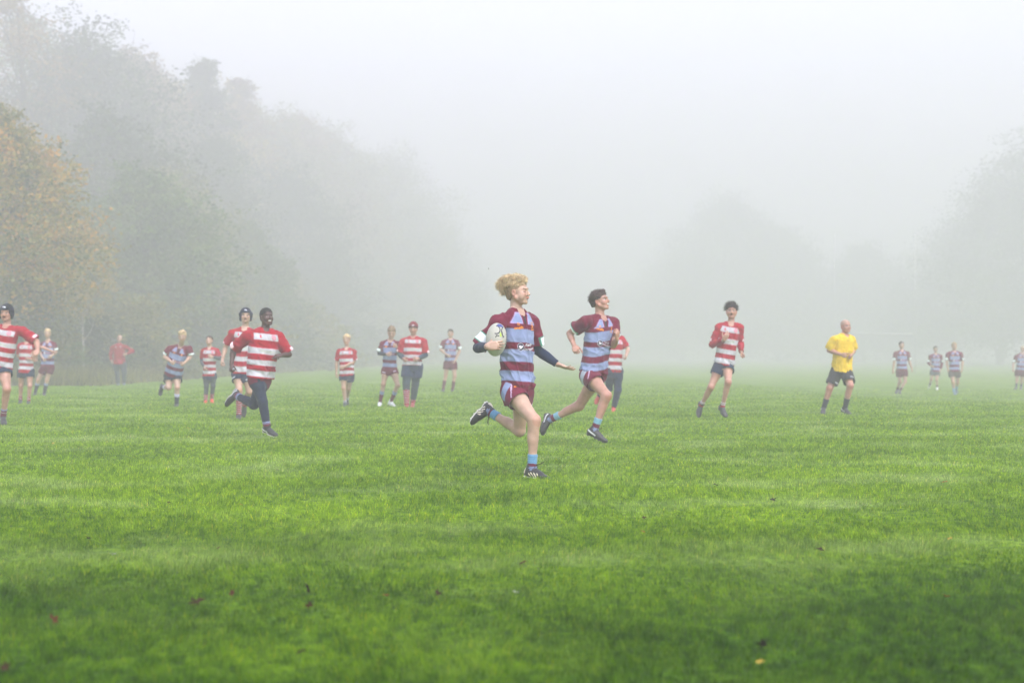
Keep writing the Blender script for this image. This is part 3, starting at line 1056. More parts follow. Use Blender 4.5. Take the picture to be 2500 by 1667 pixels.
        def cutc(P):
            q_ = ((P - hcf) @ Hf.T) / hsz
            if cp == 'scrum':
                face = np.minimum(np.minimum(q_[..., 1] - .022, .045 - q_[..., 2]), np.minimum(.060 - np.abs(q_[..., 0]), q_[..., 2] + .098 + 0 * q_[..., 0]))
                return face * hsz
            line = np.interp(q_[..., 1], [-.11, .0, .1], [-.03, .0, .034])
            return (line - q_[..., 2]) * hsz
        F.clip(cutc)
        V, Q = F.mesh(); q_ = ((V - hc) @ H.T) / hsz
        cc = o.get('capcol', lin(28, 34, 48))
        C = np.tile(cc, (len(V), 1))
        if cp == 'scrum':
            V = V + vnormals(V, Q) * (np.where((np.mod(q_[:, 0] + .02, .04) < .004) | (np.mod(q_[:, 1] + .2, .045) < .004), -.004, 0))[:, None]
            C[(np.abs(q_[:, 0]) < .022) & (q_[:, 1] > .05) & (np.abs(q_[:, 2] - .090 - q_[:, 0] * .2) < .006)] = lin(210, 215, 225)
            mesh_obj('scrum_cap', V, Q, M_CLOTH, root, base, C)
        else:
            C[q_[:, 2] < np.interp(q_[:, 1], [-.11, 0, .1], [0, .03, .064])] = cc * .45
            C[(np.abs(q_[:, 0]) < .020) & (q_[:, 1] > .04) & (np.abs(q_[:, 2] - .070) < .009)] = lin(210, 205, 210)
            mesh_obj('beanie', V, Q, M_SOCK, root, base, C)
    root.location.z -= .020
    return dict(root=root, base=base, J=j, T=T, H=H, hc=hc, hs=hsz, jersey=jer, s=s)
# ------------------------------------------------------------------ ground
def grass_colour_nodes(nt, vec):
    """Patchy lawn colour shared by the soil sheet and the blades, from world position."""
    def noise(sc, det, off=(0, 0, 0), stretch=(1, 1, 1)):
        mp = nt.nodes.new("ShaderNodeMapping"); mp.inputs['Location'].default_value = off; mp.inputs['Scale'].default_value = stretch
        nt.links.new(vec, mp.inputs['Vector'])
        n = nt.nodes.new("ShaderNodeTexNoise"); n.inputs['Scale'].default_value = sc; n.inputs['Detail'].default_value = det
        n.inputs['Roughness'].default_value = 0.6
        nt.links.new(mp.outputs[0], n.inputs['Vector'])
        return n.outputs[0]
    n1 = noise(0.55, 5, (3, 1, 0), (.8, 1.0, 1))
    n2 = noise(13.0, 3, (9, 4, 0))
    n3 = noise(0.9, 7, (31, 7, 0), (.75, .8, 1))
    cr = nt.nodes.new("ShaderNodeValToRGB")
    e = cr.color_ramp.elements
    e[0].position = 0.42; e[0].color = (*G_DARK, 1)
    e[1].position = 0.60; e[1].color = (*G_LIGHT, 1)
    m = e.new(0.5); m.color = (*G_MID, 1)
    ad = nt.nodes.new("ShaderNodeMath"); ad.operation = 'MULTIPLY_ADD'; ad.inputs[1].default_value = 0.78; 
    nt.links.new(n2, ad.inputs[0])
    sb = nt.nodes.new("ShaderNodeMath"); sb.operation = 'MULTIPLY_ADD'; sb.inputs[1].default_value = 0.22; sb.inputs[2].default_value = 0.0
    nt.links.new(n1, sb.inputs[0]); nt.links.new(sb.outputs[0], ad.inputs[2])
    nt.links.new(ad.outputs[0], cr.inputs[0])
    # dewy, paler patches
    dr = nt.nodes.new("ShaderNodeMapRange"); dr.inputs['From Min'].default_value = 0.50; dr.inputs['From Max'].default_value = 0.70
    dr.inputs['To Max'].default_value = 0.6
    nt.links.new(n3, dr.inputs[0])
    mx = nt.nodes.new("ShaderNodeMix"); mx.data_type = 'RGBA'
    nt.links.new(dr.outputs[0], mx.inputs[0]); nt.links.new(cr.outputs[0], mx.inputs[6])
    mx.inputs[7].default_value = (*G_DEW, 1)
    # deeper green near the camera, with vignette darkening multiplied into the colour
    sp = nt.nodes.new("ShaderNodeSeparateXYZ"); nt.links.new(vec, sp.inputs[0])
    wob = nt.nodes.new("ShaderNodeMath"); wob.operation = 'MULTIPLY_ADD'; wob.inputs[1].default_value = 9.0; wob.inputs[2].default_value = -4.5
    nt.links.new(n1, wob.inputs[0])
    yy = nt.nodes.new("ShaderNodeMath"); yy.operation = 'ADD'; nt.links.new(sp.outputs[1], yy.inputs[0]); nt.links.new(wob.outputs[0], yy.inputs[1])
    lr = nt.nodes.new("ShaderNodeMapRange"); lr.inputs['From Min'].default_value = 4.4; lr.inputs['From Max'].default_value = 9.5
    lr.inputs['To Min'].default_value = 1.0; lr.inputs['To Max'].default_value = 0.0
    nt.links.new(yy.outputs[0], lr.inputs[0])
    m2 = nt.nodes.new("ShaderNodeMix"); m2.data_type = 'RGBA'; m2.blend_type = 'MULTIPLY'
    nt.links.new(lr.outputs[0], m2.inputs[0]); nt.links.new(mx.outputs[2], m2.inputs[6]); m2.inputs[7].default_value = (*G_NEAR_DARK, 1)
    return m2.outputs[2]

G_DARK = (0.054, 0.135, 0.000)
G_MID = (0.122, 0.240, 0.000)
G_LIGHT = (0.215, 0.355, 0.006)
G_NEAR_DARK = (0.33, 0.46, 0.02)  # multiplier for the nearest turf, vignette darkening included
G_DEW = (0.300, 0.410, 0.140)

m_soil, nt, b = new_mat("lawn")
geo = nt.nodes.new("ShaderNodeNewGeometry")
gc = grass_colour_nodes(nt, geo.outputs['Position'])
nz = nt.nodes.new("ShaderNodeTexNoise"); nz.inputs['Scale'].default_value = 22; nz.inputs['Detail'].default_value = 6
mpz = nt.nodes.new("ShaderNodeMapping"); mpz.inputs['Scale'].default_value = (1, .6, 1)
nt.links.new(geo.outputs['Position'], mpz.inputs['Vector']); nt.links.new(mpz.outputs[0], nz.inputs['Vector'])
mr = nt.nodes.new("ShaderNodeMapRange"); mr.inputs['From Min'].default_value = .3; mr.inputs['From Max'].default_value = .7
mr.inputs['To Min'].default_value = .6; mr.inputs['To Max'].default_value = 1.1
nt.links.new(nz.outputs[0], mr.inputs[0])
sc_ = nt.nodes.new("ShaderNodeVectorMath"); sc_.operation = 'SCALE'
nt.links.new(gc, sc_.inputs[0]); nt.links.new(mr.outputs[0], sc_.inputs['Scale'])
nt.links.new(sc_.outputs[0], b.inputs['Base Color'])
b.inputs['Roughness'].default_value = 0.95; b.inputs['Specular IOR Level'].default_value = 0.1
bp = nt.nodes.new("ShaderNodeBump"); bp.inputs['Strength'].default_value = 0.8; bp.inputs['Distance'].default_value = 0.03
nt.links.new(nz.outputs[0], bp.inputs['Height']); nt.links.new(bp.outputs[0], b.inputs['Normal'])

gx = np.concatenate([np.linspace(-380, -40, 30), np.linspace(-36, 36, 73), np.linspace(40, 380, 30)])
gy = np.concatenate([np.linspace(-60, 0, 10), np.linspace(1, 60, 60), np.linspace(65, 520, 60)])
GX, GY = np.meshgrid(gx, gy, indexing='ij')
GZ = ground_z(GX, GY)
V = np.stack([GX, GY, GZ], -1).reshape(-1, 3)
ii, jj = np.meshgrid(np.arange(len(gx) - 1), np.arange(len(gy) - 1), indexing='ij')
a0 = (ii * len(gy) + jj).ravel()
Q = np.stack([a0, a0 + len(gy), a0 + len(gy) + 1, a0 + 1], 1)
tag(mesh_obj("ground", V, Q, m_soil), kind='structure')

# ------------------------------------------------------------------ grass blades
def build_grass():
    rng = np.random.RandomState(11)
    P = []
    for (d0, d1, dens, ln, w) in ((3.9, 6.0, 8600, .033, .0028), (6.0, 8.5, 6000, .034, .0034), (8.5, 12.0, 3600, .034, .0043),
                                  (12.0, 17.0, 1800, .034, .0060), (17.0, 25.0, 800, .034, .0085), (25.0, 34.0, 300, .034, .013), (34.0, 42.0, 130, .034, .017), (42.0, 52.0, 50, .034, .02)):
        hw = lambda d: d * .365 + 1.4
        area = (hw(d0) + hw(d1)) * (d1 - d0)
        n = int(area * dens)
        y = rng.uniform(d0, d1, n); x = rng.uniform(-1, 1, n) * hw(d1)
        k = np.abs(x) < hw(y)
        x, y = x[k], y[k]
        P.append(np.stack([x, y, np.full(len(x), ln), np.full(len(x), w)], 1))
    P = np.concatenate(P)
    x, y, ln, w = P.T
    n = len(x)
    z = ground_z(x, y)
    # tufts: blades lean and group by a smooth field
    q = np.stack([x, y, np.zeros(n)], 1)
    clump = waves(q, 9, 8, 2); big = waves(q, 2.2, 6, 9, (.6, 1.3, 1))
    cl2 = waves(q, 24, 6, 13)
    ln = ln * rng.uniform(.6, 1.3, n) * np.clip(1 + .22 * clump + .18 * big + .28 * cl2, .35, 1.9)
    ang = waves(q, 3.1, 5, 4) * 2.2 + rng.uniform(-1.9, 1.9, n)
    lean = rng.uniform(.15, .95, n)
    dx, dy = np.cos(ang) * lean, np.sin(ang) * lean
    fa = ang + np.pi / 2 + rng.uniform(-.8, .8, n)
    wx, wy = np.cos(fa) * w * .5, np.sin(fa) * w * .5
    V = np.zeros((n, 5, 3), np.float32)
    for i, (t, ww) in enumerate(((0, 1.0), (.55, .85))):
        cx = x + dx * ln * t * t * .9; cy = y + dy * ln * t * t * .9; cz = z - .003 + ln * t * (1 - .25 * lean * t)
        V[:, i * 2] = np.stack([cx - wx * ww, cy - wy * ww, cz], 1)
        V[:, i * 2 + 1] = np.stack([cx + wx * ww, cy + wy * ww, cz], 1)
    V[:, 4] = np.stack([x + dx * ln * .95, y + dy * ln * .95, z - .003 + ln * (1 - .35 * lean)], 1)
    base = np.arange(n)[:, None] * 5
    T = np.concatenate([base + np.array([0, 1, 3]), base + np.array([0, 3, 2]), base + np.array([2, 3, 4])])
    rv = np.repeat(rng.uniform(0, 1, n), 5)
    hv = np.tile(np.array([0, 0, .55, .55, 1.0]), n)
    m, nt, b = new_mat("grass_blades")
    geo = nt.nodes.new("ShaderNodeNewGeometry")
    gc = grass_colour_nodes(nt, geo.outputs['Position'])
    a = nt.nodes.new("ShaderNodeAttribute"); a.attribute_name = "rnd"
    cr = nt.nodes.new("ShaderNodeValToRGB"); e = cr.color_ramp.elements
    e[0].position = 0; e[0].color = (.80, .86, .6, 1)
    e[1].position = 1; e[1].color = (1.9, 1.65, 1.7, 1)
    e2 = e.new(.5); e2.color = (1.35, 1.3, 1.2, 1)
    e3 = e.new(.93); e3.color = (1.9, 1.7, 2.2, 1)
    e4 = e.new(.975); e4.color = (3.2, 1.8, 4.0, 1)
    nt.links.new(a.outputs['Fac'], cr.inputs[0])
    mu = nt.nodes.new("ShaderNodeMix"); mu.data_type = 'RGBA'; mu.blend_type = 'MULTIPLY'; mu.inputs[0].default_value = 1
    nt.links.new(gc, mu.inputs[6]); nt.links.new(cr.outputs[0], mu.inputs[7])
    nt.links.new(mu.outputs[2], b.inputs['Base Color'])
    b.inputs['Roughness'].default_value = .85; b.inputs['Specular IOR Level'].default_value = .05
    tr = nt.nodes.new("ShaderNodeBsdfTranslucent"); nt.links.new(mu.outputs[2], tr.inputs['Color'])
    ms = nt.nodes.new("ShaderNodeMixShader"); ms.inputs[0].default_value = .45
    nt.links.new(b.outputs[0], ms.inputs[1]); nt.links.new(tr.outputs[0], ms.inputs[2])
    nt.links.new(ms.outputs[0], nt.nodes['Material Output'].inputs['Surface'])
    o = mesh_obj("grass", V.reshape(-1, 3), T, m, attrs={'rnd': rv})
    tag(o, "short green turf of the playing field", "grass", kind='stuff')
    return n
if QUICK < 2:
    build_grass()

# ------------------------------------------------------------------ trees
def mat_leaf(name, c0, c1, c2):
    m, nt, b = new_mat(name)
    a = nt.nodes.new("ShaderNodeAttribute"); a.attribute_name = "rnd"
    cr = nt.nodes.new("ShaderNodeValToRGB"); e = cr.color_ramp.elements
    e[0].position = 0; e[0].color = (*c0, 1); e[1].position = 1; e[1].color = (*c2, 1)
    e2 = e.new(.5); e2.color = (*c1, 1)
    nt.links.new(a.outputs['Fac'], cr.inputs[0]); nt.links.new(cr.outputs[0], b.inputs['Base Color'])
    b.inputs['Roughness'].default_value = .6; b.inputs['Specular IOR Level'].default_value = .25
    tr = nt.nodes.new("ShaderNodeBsdfTranslucent"); nt.links.new(cr.outputs[0], tr.inputs['Color'])
    ms = nt.nodes.new("ShaderNodeMixShader"); ms.inputs[0].default_value = .3
    nt.links.new(b.outputs[0], ms.inputs[1]); nt.links.new(tr.outputs[0], ms.inputs[2])
    nt.links.new(ms.outputs[0], nt.nodes['Material Output'].inputs['Surface'])
    return m

ML = {
    'orange': mat_leaf("autumn_leaves", (.06, .10, .016), (.27, .22, .03), (.58, .29, .03)),
    'green': mat_leaf("green_leaves", (.035, .07, .014), (.085, .15, .028), (.17, .23, .045)),
    'olive': mat_leaf("olive_leaves", (.07, .08, .02), (.17, .18, .035), (.30, .26, .05)),
    'dark': mat_leaf("dark_leaves", (.02, .038, .012), (.045, .075, .02), (.09, .12, .03)),
    'brown': mat_leaf("brown_leaves", (.09, .065, .025), (.20, .13, .04), (.32, .21, .06)),
    'yellow': mat_leaf("yellow_leaves", (.14, .13, .02), (.33, .26, .05), (.48, .34, .07)),
}
M_BARK = mat_plain("bark", (.05, .042, .034), .9, mottle=.4, mscale=9, bump=.6)
M_BIRCH = mat_plain("pale_bark", (.34, .33, .29), .8, mottle=.35, mscale=7, bump=.3)

def tree_mesh(H, W, base_f, lobes, nleaf, lsize, seed, columnar=False, bark=None, thin=1.0):
    """Returns (trunk V,F), (leaf V,F,rnd). Tree stands at the origin."""
    rng = np.random.RandomState(seed)
    tv, tf = [], []
    def limb(p, q, r0, r1, bend=.06, n=6, sides=7):
        p = np.array(p, float); q = np.array(q, float)
        L = np.linalg.norm(q - p)
        off = rng.normal(size=3) * bend * L
        ts = np.linspace(0, 1, n)
        pts = p + (q - p) * ts[:, None] + off * np.sin(ts * np.pi)[:, None]
        T = np.gradient(pts, axis=0); T /= np.linalg.norm(T, axis=1, keepdims=True)
        a = np.cross(T, unit(rng.normal(size=3))); a /= np.linalg.norm(a, axis=1, keepdims=True); b = np.cross(T, a)
        n0 = sum(len(v) for v in tv)
        rr = (r0 + (r1 - r0) * ts ** .8)[:, None]
        ring = [pts + (a * math.cos(k * 2 * math.pi / sides) + b * math.sin(k * 2 * math.pi / sides)) * rr * rng.uniform(.9, 1.1) for k in range(sides)]
        tv.append(np.stack(ring, 1).reshape(-1, 3))
        for i in range(n - 1):
            for k in range(sides):
                k2 = (k + 1) % sides
                tf.append((n0 + i * sides + k, n0 + i * sides + k2, n0 + (i + 1) * sides + k2, n0 + (i + 1) * sides + k))
        return pts
    r0 = H * .018 * thin
    top = np.array([rng.normal() * .3, rng.normal() * .3, H * .92])
    main = limb((0, 0, -.1), top, r0, r0 * .12, .02, 12, 9)
    cl = []
    for i in range(lobes):
        t = base_f + (1 - base_f) * ((i + rng.uniform(.1, .9)) / lobes)
        k = int(np.clip((t - .12) * 11, 0, 11)); st = main[k]
        az = i * 2.4 + rng.uniform(-.5, .5)
        prof = math.sin(min(1, (t - base_f) / (1 - base_f) * .92 + .16) * math.pi) ** .6
        rad = W * .5 * prof * rng.uniform(.45, .88)
        c = np.array([math.cos(az) * rad, math.sin(az) * rad, H * t * rng.uniform(.95, 1.0)])
        if t > .9: c[:2] *= .5
        limb(st, c, r0 * .38 * (1.2 - t), r0 * .05, .08)
        for _ in range(2):
            limb(st * .4 + c * .6, c + rng.normal(size=3) * W * .10, r0 * .14, r0 * .03, .1, 5, 5)
        cl.append((c, W * rng.uniform(.13, .24) * (.75 + .5 * prof)))
    # leaves: clusters of small leaf cards over each lobe, in sprays, so gaps stay
    L = []
    per = nleaf // len(cl)
    for (c, r) in cl:
        ns = max(8, per // 22)
        v = rng.normal(size=(ns, 3)); v /= np.linalg.norm(v, axis=1, keepdims=True)
        v[:, 2] *= .72
        sc = c + v * (r * rng.uniform(.25, 1.3, ns) )[:, None]
        for s_ in sc:
            m = max(6, int(rng.poisson(22)))
            sp = rng.normal(size=(m, 3)) * np.array([1, 1, .55]) * r * .17
            L.append(s_ + sp)
    P = np.concatenate(L)
    n = len(P)
    a = rng.normal(size=(n, 3)); a /= np.linalg.norm(a, axis=1, keepdims=True); a[:, 2] *= .6
    b = np.cross(a, rng.normal(size=(n, 3))); b /= np.linalg.norm(b, axis=1, keepdims=True)
    sz = lsize * rng.uniform(.6, 1.4, n)[:, None]
    V = np.stack([P - a * sz * .6, P + b * sz * .38, P + a * sz * .7, P - b * sz * .38], 1).reshape(-1, 3)
    Q = np.arange(4 * n).reshape(-1, 4)
    cn = np.clip(.5 + waves(P, 1.6, 6, seed % 9) * .28 + rng.normal(size=n) * .17, 0, 1)
    return (np.concatenate(tv), np.array(tf)), (V, Q, np.repeat(cn, 4))

PROTO = {}
def proto(key, *args, **kw):
    (tv, tf), (lv, lf, rn) = tree_mesh(*args, **kw)
    PROTO[key] = (tv, tf, lv, lf, rn)
TREES = {}
def plant_tree(label, name, cat, key, X, Y, mat, bark, rot=0.0, sc=(1, 1, 1), group=None):
    root = empty(name, (X, Y, float(ground_z(X, Y))))
    root.rotation_euler = (0, 0, rot); root.scale = sc
    tag(root, label, cat, group)
    ck = (key,)
    if ck not in TREES:
        tv, tf, lv, lf, rn = PROTO[key]
        z = np.zeros(3)
        t = mesh_obj('trunk', tv, tf, bark, root, z)
        c = mesh_obj('crown', lv, lf, mat, root, z, attrs={'rnd': rn}, smooth=False)
        TREES[ck] = (t, c)
    else:
        t, c = [o.copy() for o in TREES[ck]]
        for o in (t, c):
            COL.objects.link(o); o.parent = root
    for o, m in ((t, bark), (c, mat)):
        o.material_slots[0].link = 'OBJECT'
        o.material_slots[0].material = m
    return root

nl = .25 if QUICK else 1.0
proto('round', 12, 9.5, .14, 44, int(60000 * nl), .19, 3)
proto('maple', 12, 9.5, .34, 40, int(56000 * nl), .17, 3)
proto('tall', 16, 8.5, .16, 40, int(60000 * nl), .135, 8)
proto('spire', 17, 6.0, .12, 34, int(38000 * nl), .14, 21)
proto('wide', 14, 11, .15, 42, int(64000 * nl), .14, 34)
proto('sparse', 16, 7, .3, 26, int(16000 * nl), .12, 55)
proto('birch', 10, 5, .42, 18, int(9000 * nl), .13, 61, thin=.75)
proto('shrub', 3.2, 4.2, .06, 20, int(9000 * nl), .11, 77)

def wood():
    W = 'trees along the left edge of the field'
    def at(px_, Y, key, mat, top, label, bark=M_BARK, rot=None, wide=1.0, name='tree'):
        Hk = {'round': 12, 'tall': 16, 'spire': 17, 'wide': 14, 'sparse': 16, 'birch': 10, 'maple': 12}[key]
        Hm = CAM_H + (868 - top) / FPX * Y
        X = (px_ - 1250) / FPX * Y
        s_ = Hm / Hk
        plant_tree(label, name, 'tree', key, X, Y, ML[mat], bark, rot if rot is not None else (px_ * .37) % 6.28, (s_ * wide, s_ * wide, s_), W)
    # front row, near to far
    at(-30, 51, 'maple', 'orange', 285, "broad maple with orange and yellow autumn leaves at the left edge of the photo", wide=.98, rot=.4)
    at(205, 58, 'birch', 'yellow', 540, "slim birch with a pale bare trunk standing in front of the wood", M_BIRCH, wide=.8, name='birch_tree')
    at(345, 74, 'round', 'green', 430, "rounded green tree with drooping leafy boughs behind the man in the red jacket", wide=1.1, rot=2.2)
    at(190, 112, 'wide', 'dark', 92, "tall dark green tree rising above the orange maple", rot=1.1)
    at(330, 128, 'tall', 'brown', 130, "tall brownish tree with a rounded top left of the pale gap in the wood", rot=.2)
    at(495, 132, 'spire', 'dark', 140, "pointed dark tree with the tallest spire in the middle of the wood", rot=.9)
    at(445, 145, 'wide', 'yellow', 225, "pale yellowing tree between the brownish tree and the pointed one", rot=2.9)
    at(585, 150, 'spire', 'brown', 185, "narrow feathery tree just right of the tallest spire", rot=4.0)
    at(10, 105, 'sparse', 'brown', -60, "thin half-bare tree reaching out of the top left corner")
    at(75, 130, 'sparse', 'green', 20, "wispy faint tree beside the thin half-bare one")
    at(640, 165, 'wide', 'olive', 290, "broad olive tree at the first shoulder of the sloping treeline", rot=3.3)
    at(720, 175, 'tall', 'brown', 285, "russet tree right of the broad olive one", rot=5.1, wide=1.2)
    at(790, 192, 'wide', 'olive', 330, "hazy olive tree halfway along the sloping treeline", rot=.7)
    at(865, 205, 'tall', 'dark', 400, "hazy dark tree before the treeline starts to drop", wide=1.2)
    at(935, 218, 'wide', 'olive', 385, "faint domed tree above the boy in the blond red-striped pair", rot=1.9)
    at(1000, 240, 'wide', 'dark', 500, "faint rounded tree above the person in the beanie")
    at(1065, 262, 'wide', 'dark', 560, "very faint tree near the far end of the wood", rot=2.2)
    at(1120, 285, 'tall', 'dark', 650, "last and lowest tree at the far end of the wood", wide=1.3)
    # second row closes the wood behind
    k = 0
    adj = ["mossy", "shaded", "ivy-dark", "leafy", "bushy", "grey-green", "dense", "knotty", "drooping", "ragged", "low", "deep green"]
    for (p_, Y, tp) in ((-40, 62, 330), (120, 72, 420), (262, 92, 300), (420, 88, 430), (520, 118, 340), (600, 100, 560), (690, 145, 420), (700, 120, 650), (775, 150, 620), (860, 175, 620), (930, 200, 640), (1010, 240, 690)):
        at(p_, Y, ('wide', 'tall', 'round')[k % 3], ('dark', 'green', 'dark', 'olive')[k % 4], tp, "%s inner tree filling the wood %s" % (adj[k], (
            "behind the boy cut by the left edge", "behind the orange maple", "behind the birch", "behind the rounded green tree", "under the narrow feathery tree",
            "behind the boy in the black scrum cap", "under the russet tree", "right of the smiling runner", "left of the blond boy in red and white",
            "above the blond boy in red and white", "above the boy in maroon beside the beanie", "behind the lone distant maroon player")[k]), rot=k * 1.3)
        k += 1
    # shrubs at the wood's foot
    G = 'shrubs at the foot of the wood'
    spots = [(-20, 50), (60, 54), (150, 57), (235, 60), (330, 62), (400, 66), (470, 72), (540, 76), (610, 84), (680, 90), (745, 98), (815, 110), (880, 122), (940, 138), (1000, 160), (1060, 190), (1110, 220)]
    names = ["behind the boy cut by the left edge", "behind the striped pair at the left", "left of the birch", "right of the birch", "behind the man in the red jacket", "left of the leaning blond boy",
             "behind the leaning blond boy", "behind the boy in leggings", "behind the boy in the black scrum cap", "behind the smiling runner", "right of the smiling runner",
             "left of the blond boy in red and white", "behind the blond boy in red and white", "between the blond boy and the maroon player", "behind the person in the beanie", "left of the lone distant player", "right of the lone distant player"]
    for i, (p_, Y) in enumerate(spots):
        Y = Y + max(0, Y - 85) * .5
        X = (p_ - 1250) / FPX * Y
        s_ = 1.0 + .35 * math.sin(i * 2.1)
        plant_tree("dark leafy shrub " + names[i], 'shrub', 'shrub', 'shrub', X, Y, ML[('dark', 'olive', 'green')[i % 3]], M_BARK, i * 1.7, (s_ * 1.25 * Y / 70, s_ * Y / 70, s_ * .85 * (Y / 70) ** .5), G)
    # far trees on the right
    G2 = 'far trees on the right'
    def atr(px_, Y, key, mat, top, label, wide=1.0, rot=0.0):
        Hk = {'round': 12, 'tall': 16, 'spire': 17, 'wide': 14, 'sparse': 16, 'birch': 10, 'maple': 12}[key]
        Hm = CAM_H + (868 - top) / FPX * Y; s_ = Hm / Hk
        plant_tree(label, 'tree', 'tree', key, (px_ - 1250) / FPX * Y, Y, ML[mat], M_BARK, rot, (s_ * wide, s_ * wide, s_), G2)
    atr(1775, 259, 'wide', 'dark', 485, "great faint domed tree behind the long-sleeved boy", 1.15, .3)
    atr(1900, 262, 'round', 'dark', 560, "faint tree on the right shoulder of the great domed one", 1.1, 1.3)
    atr(1665, 302, 'wide', 'dark', 600, "faint lower tree on the left shoulder of the great domed one", 1.3, 2.0)
    atr(1540, 343, 'round', 'dark', 700, "faint low tree left of the long-sleeved boy", 1.5, 2.8)
    atr(1420, 404, 'wide', 'dark', 740, "faintest low tree behind the two leading runners", 1.6, .8)
    atr(2110, 252, 'round', 'dark', 605, "faint rounded tree above the crossbar", 1.1, 4.0)
    atr(2205, 259, 'wide', 'dark', 720, "low faint tree just right of the goal post", 1.2, 5.0)
    atr(2330, 218, 'wide', 'dark', 560, "misty tree above the pair of distant players", 1.15, .5)
    atr(2440, 199, 'tall', 'dark', 430, "tall misty tree near the right edge", 1.35, 1.5)
    atr(2560, 178, 'wide', 'dark', 330, "largest misty tree cut by the right edge", 1.2, 2.6)
    atr(2000, 302, 'wide', 'dark', 700, "low faint tree behind the referee", 1.5, 3.1)
wood()

# rough grass at the foot of the wood
def rough():
    rng = np.random.RandomState(4)
    n = 26000 if not QUICK else 6000
    Y = 47 + (rng.uniform(0, 1, n) ** 1.8) * 120
    edge = -13.9 + (Y - 48) * .012
    X = edge - rng.exponential(2.2, n) - .1 + rng.normal(size=n) * .35
    ln = rng.uniform(.15, .6, n) * np.clip((edge - X) * .6 + .35, .3, 1.3)
    a = rng.uniform(0, 6.28, n); w = rng.uniform(.012, .03, n) * (Y / 50)
    l = rng.uniform(.1, .6, n)
    P = np.stack([X, Y, np.zeros(n)], 1)
    wv = np.stack([np.cos(a + 1.57), np.sin(a + 1.57), np.zeros(n)], 1) * w[:, None]
    tip = P + np.stack([np.cos(a) * l * ln, np.sin(a) * l * ln, ln], 1)
    V = np.stack([P - wv, P + wv, tip], 1).reshape(-1, 3)
    o = mesh_obj("undergrowth", V, np.arange(3 * n).reshape(-1, 3), ML['olive'], attrs={'rnd': np.repeat(rng.uniform(0, .8, n), 3)}, smooth=False)
    tag(o, "rough uncut grass and weeds along the foot of the wood", "undergrowth", kind='stuff')
rough()

# ------------------------------------------------------------------ goal posts
def tube_mesh(P, r, sides=16, r1=None):
    P = np.asarray(P, float); T = np.gradient(P, axis=0); T /= np.linalg.norm(T, axis=1, keepdims=True)
    up = np.array([0, 0, 1.0]) if abs(T[0][2]) < .9 else np.array([1.0, 0, 0])
    a = np.cross(T, up); a /= np.linalg.norm(a, axis=1, keepdims=True); b = np.cross(T, a)
    rr = np.linspace(r, r1 if r1 else r, len(P))[:, None]
    V = np.stack([P + (a * math.cos(k * 2 * math.pi / sides) + b * math.sin(k * 2 * math.pi / sides)) * rr for k in range(sides)], 1).reshape(-1, 3)
    F = [(i * sides + k, i * sides + (k + 1) % sides, (i + 1) * sides + (k + 1) % sides, (i + 1) * sides + k) for i in range(len(P) - 1) for k in range(sides)]
    F.append(tuple(range(sides))[::-1]); F.append(tuple((len(P) - 1) * sides + k for k in range(sides)))
    return V, F
m_post = mat_plain("post_paint", (.5, .5, .5), .4, mottle=.04)
Yg = 96.0
gl, gr_ = (2038 - 1250) / FPX * Yg, (2235 - 1250) / FPX * Yg
gz = float(ground_z(gl, Yg))
goal = empty("goal_posts", ((gl + gr_) / 2, Yg, gz))
tag(goal, "white H-shaped rugby goal posts faint in the fog behind the referee", "goal posts")
zc = px(2100, 815, Yg)[2]
go = np.array(goal.location)
for gx_ in (gl, gr_):
    V, F_ = tube_mesh([(gx_, Yg, gz - .3), (gx_, Yg, gz + 2), (gx_, Yg, 9.2)], .026, r1=.022)
    mesh_obj("upright", V, F_, m_post, goal, go)
V, F_ = tube_mesh([(gl + .05, Yg, zc), ((gl + gr_) / 2, Yg, zc), (gr_ - .05, Yg, zc)], .04)
mesh_obj("crossbar", V, F_, m_post, goal, go)

# ------------------------------------------------------------------ fallen leaves
LEAF_COL = {'brown': (.036, .020, .009), 'dark': (.022, .014, .010), 'orange': (.40, .16, .03), 'yellow': (.45, .33, .06), 'russet': (.075, .026, .009), 'pale': (.5, .52, .45)}
def leaf_mesh(seed, size):
    rng = np.random.RandomState(seed)
    n = 20; pts = []
    for i in range(n):
        a = i / n * 2 * math.pi
        r = .5 + .22 * math.cos(5 * a) + .06 * rng.normal()
        if abs(a - math.pi * 1.5) < .3: r *= .5
        pts.append((r * math.cos(a) * .9, r * math.sin(a), .10 * math.cos(2 * a) + .12 * r * r + .04 * rng.normal()))
    P = np.array([(0, 0, 0)] + pts + [(0, -.5, 0.02), (.03, -.5, .02), (.05, -1.0, .10), (.03, -1.0, .10)]) * size
    F = [(0, 1 + i, 1 + (i + 1) % n) for i in range(n)] + [(n + 1, n + 2, n + 3, n + 4)]
    return P, F
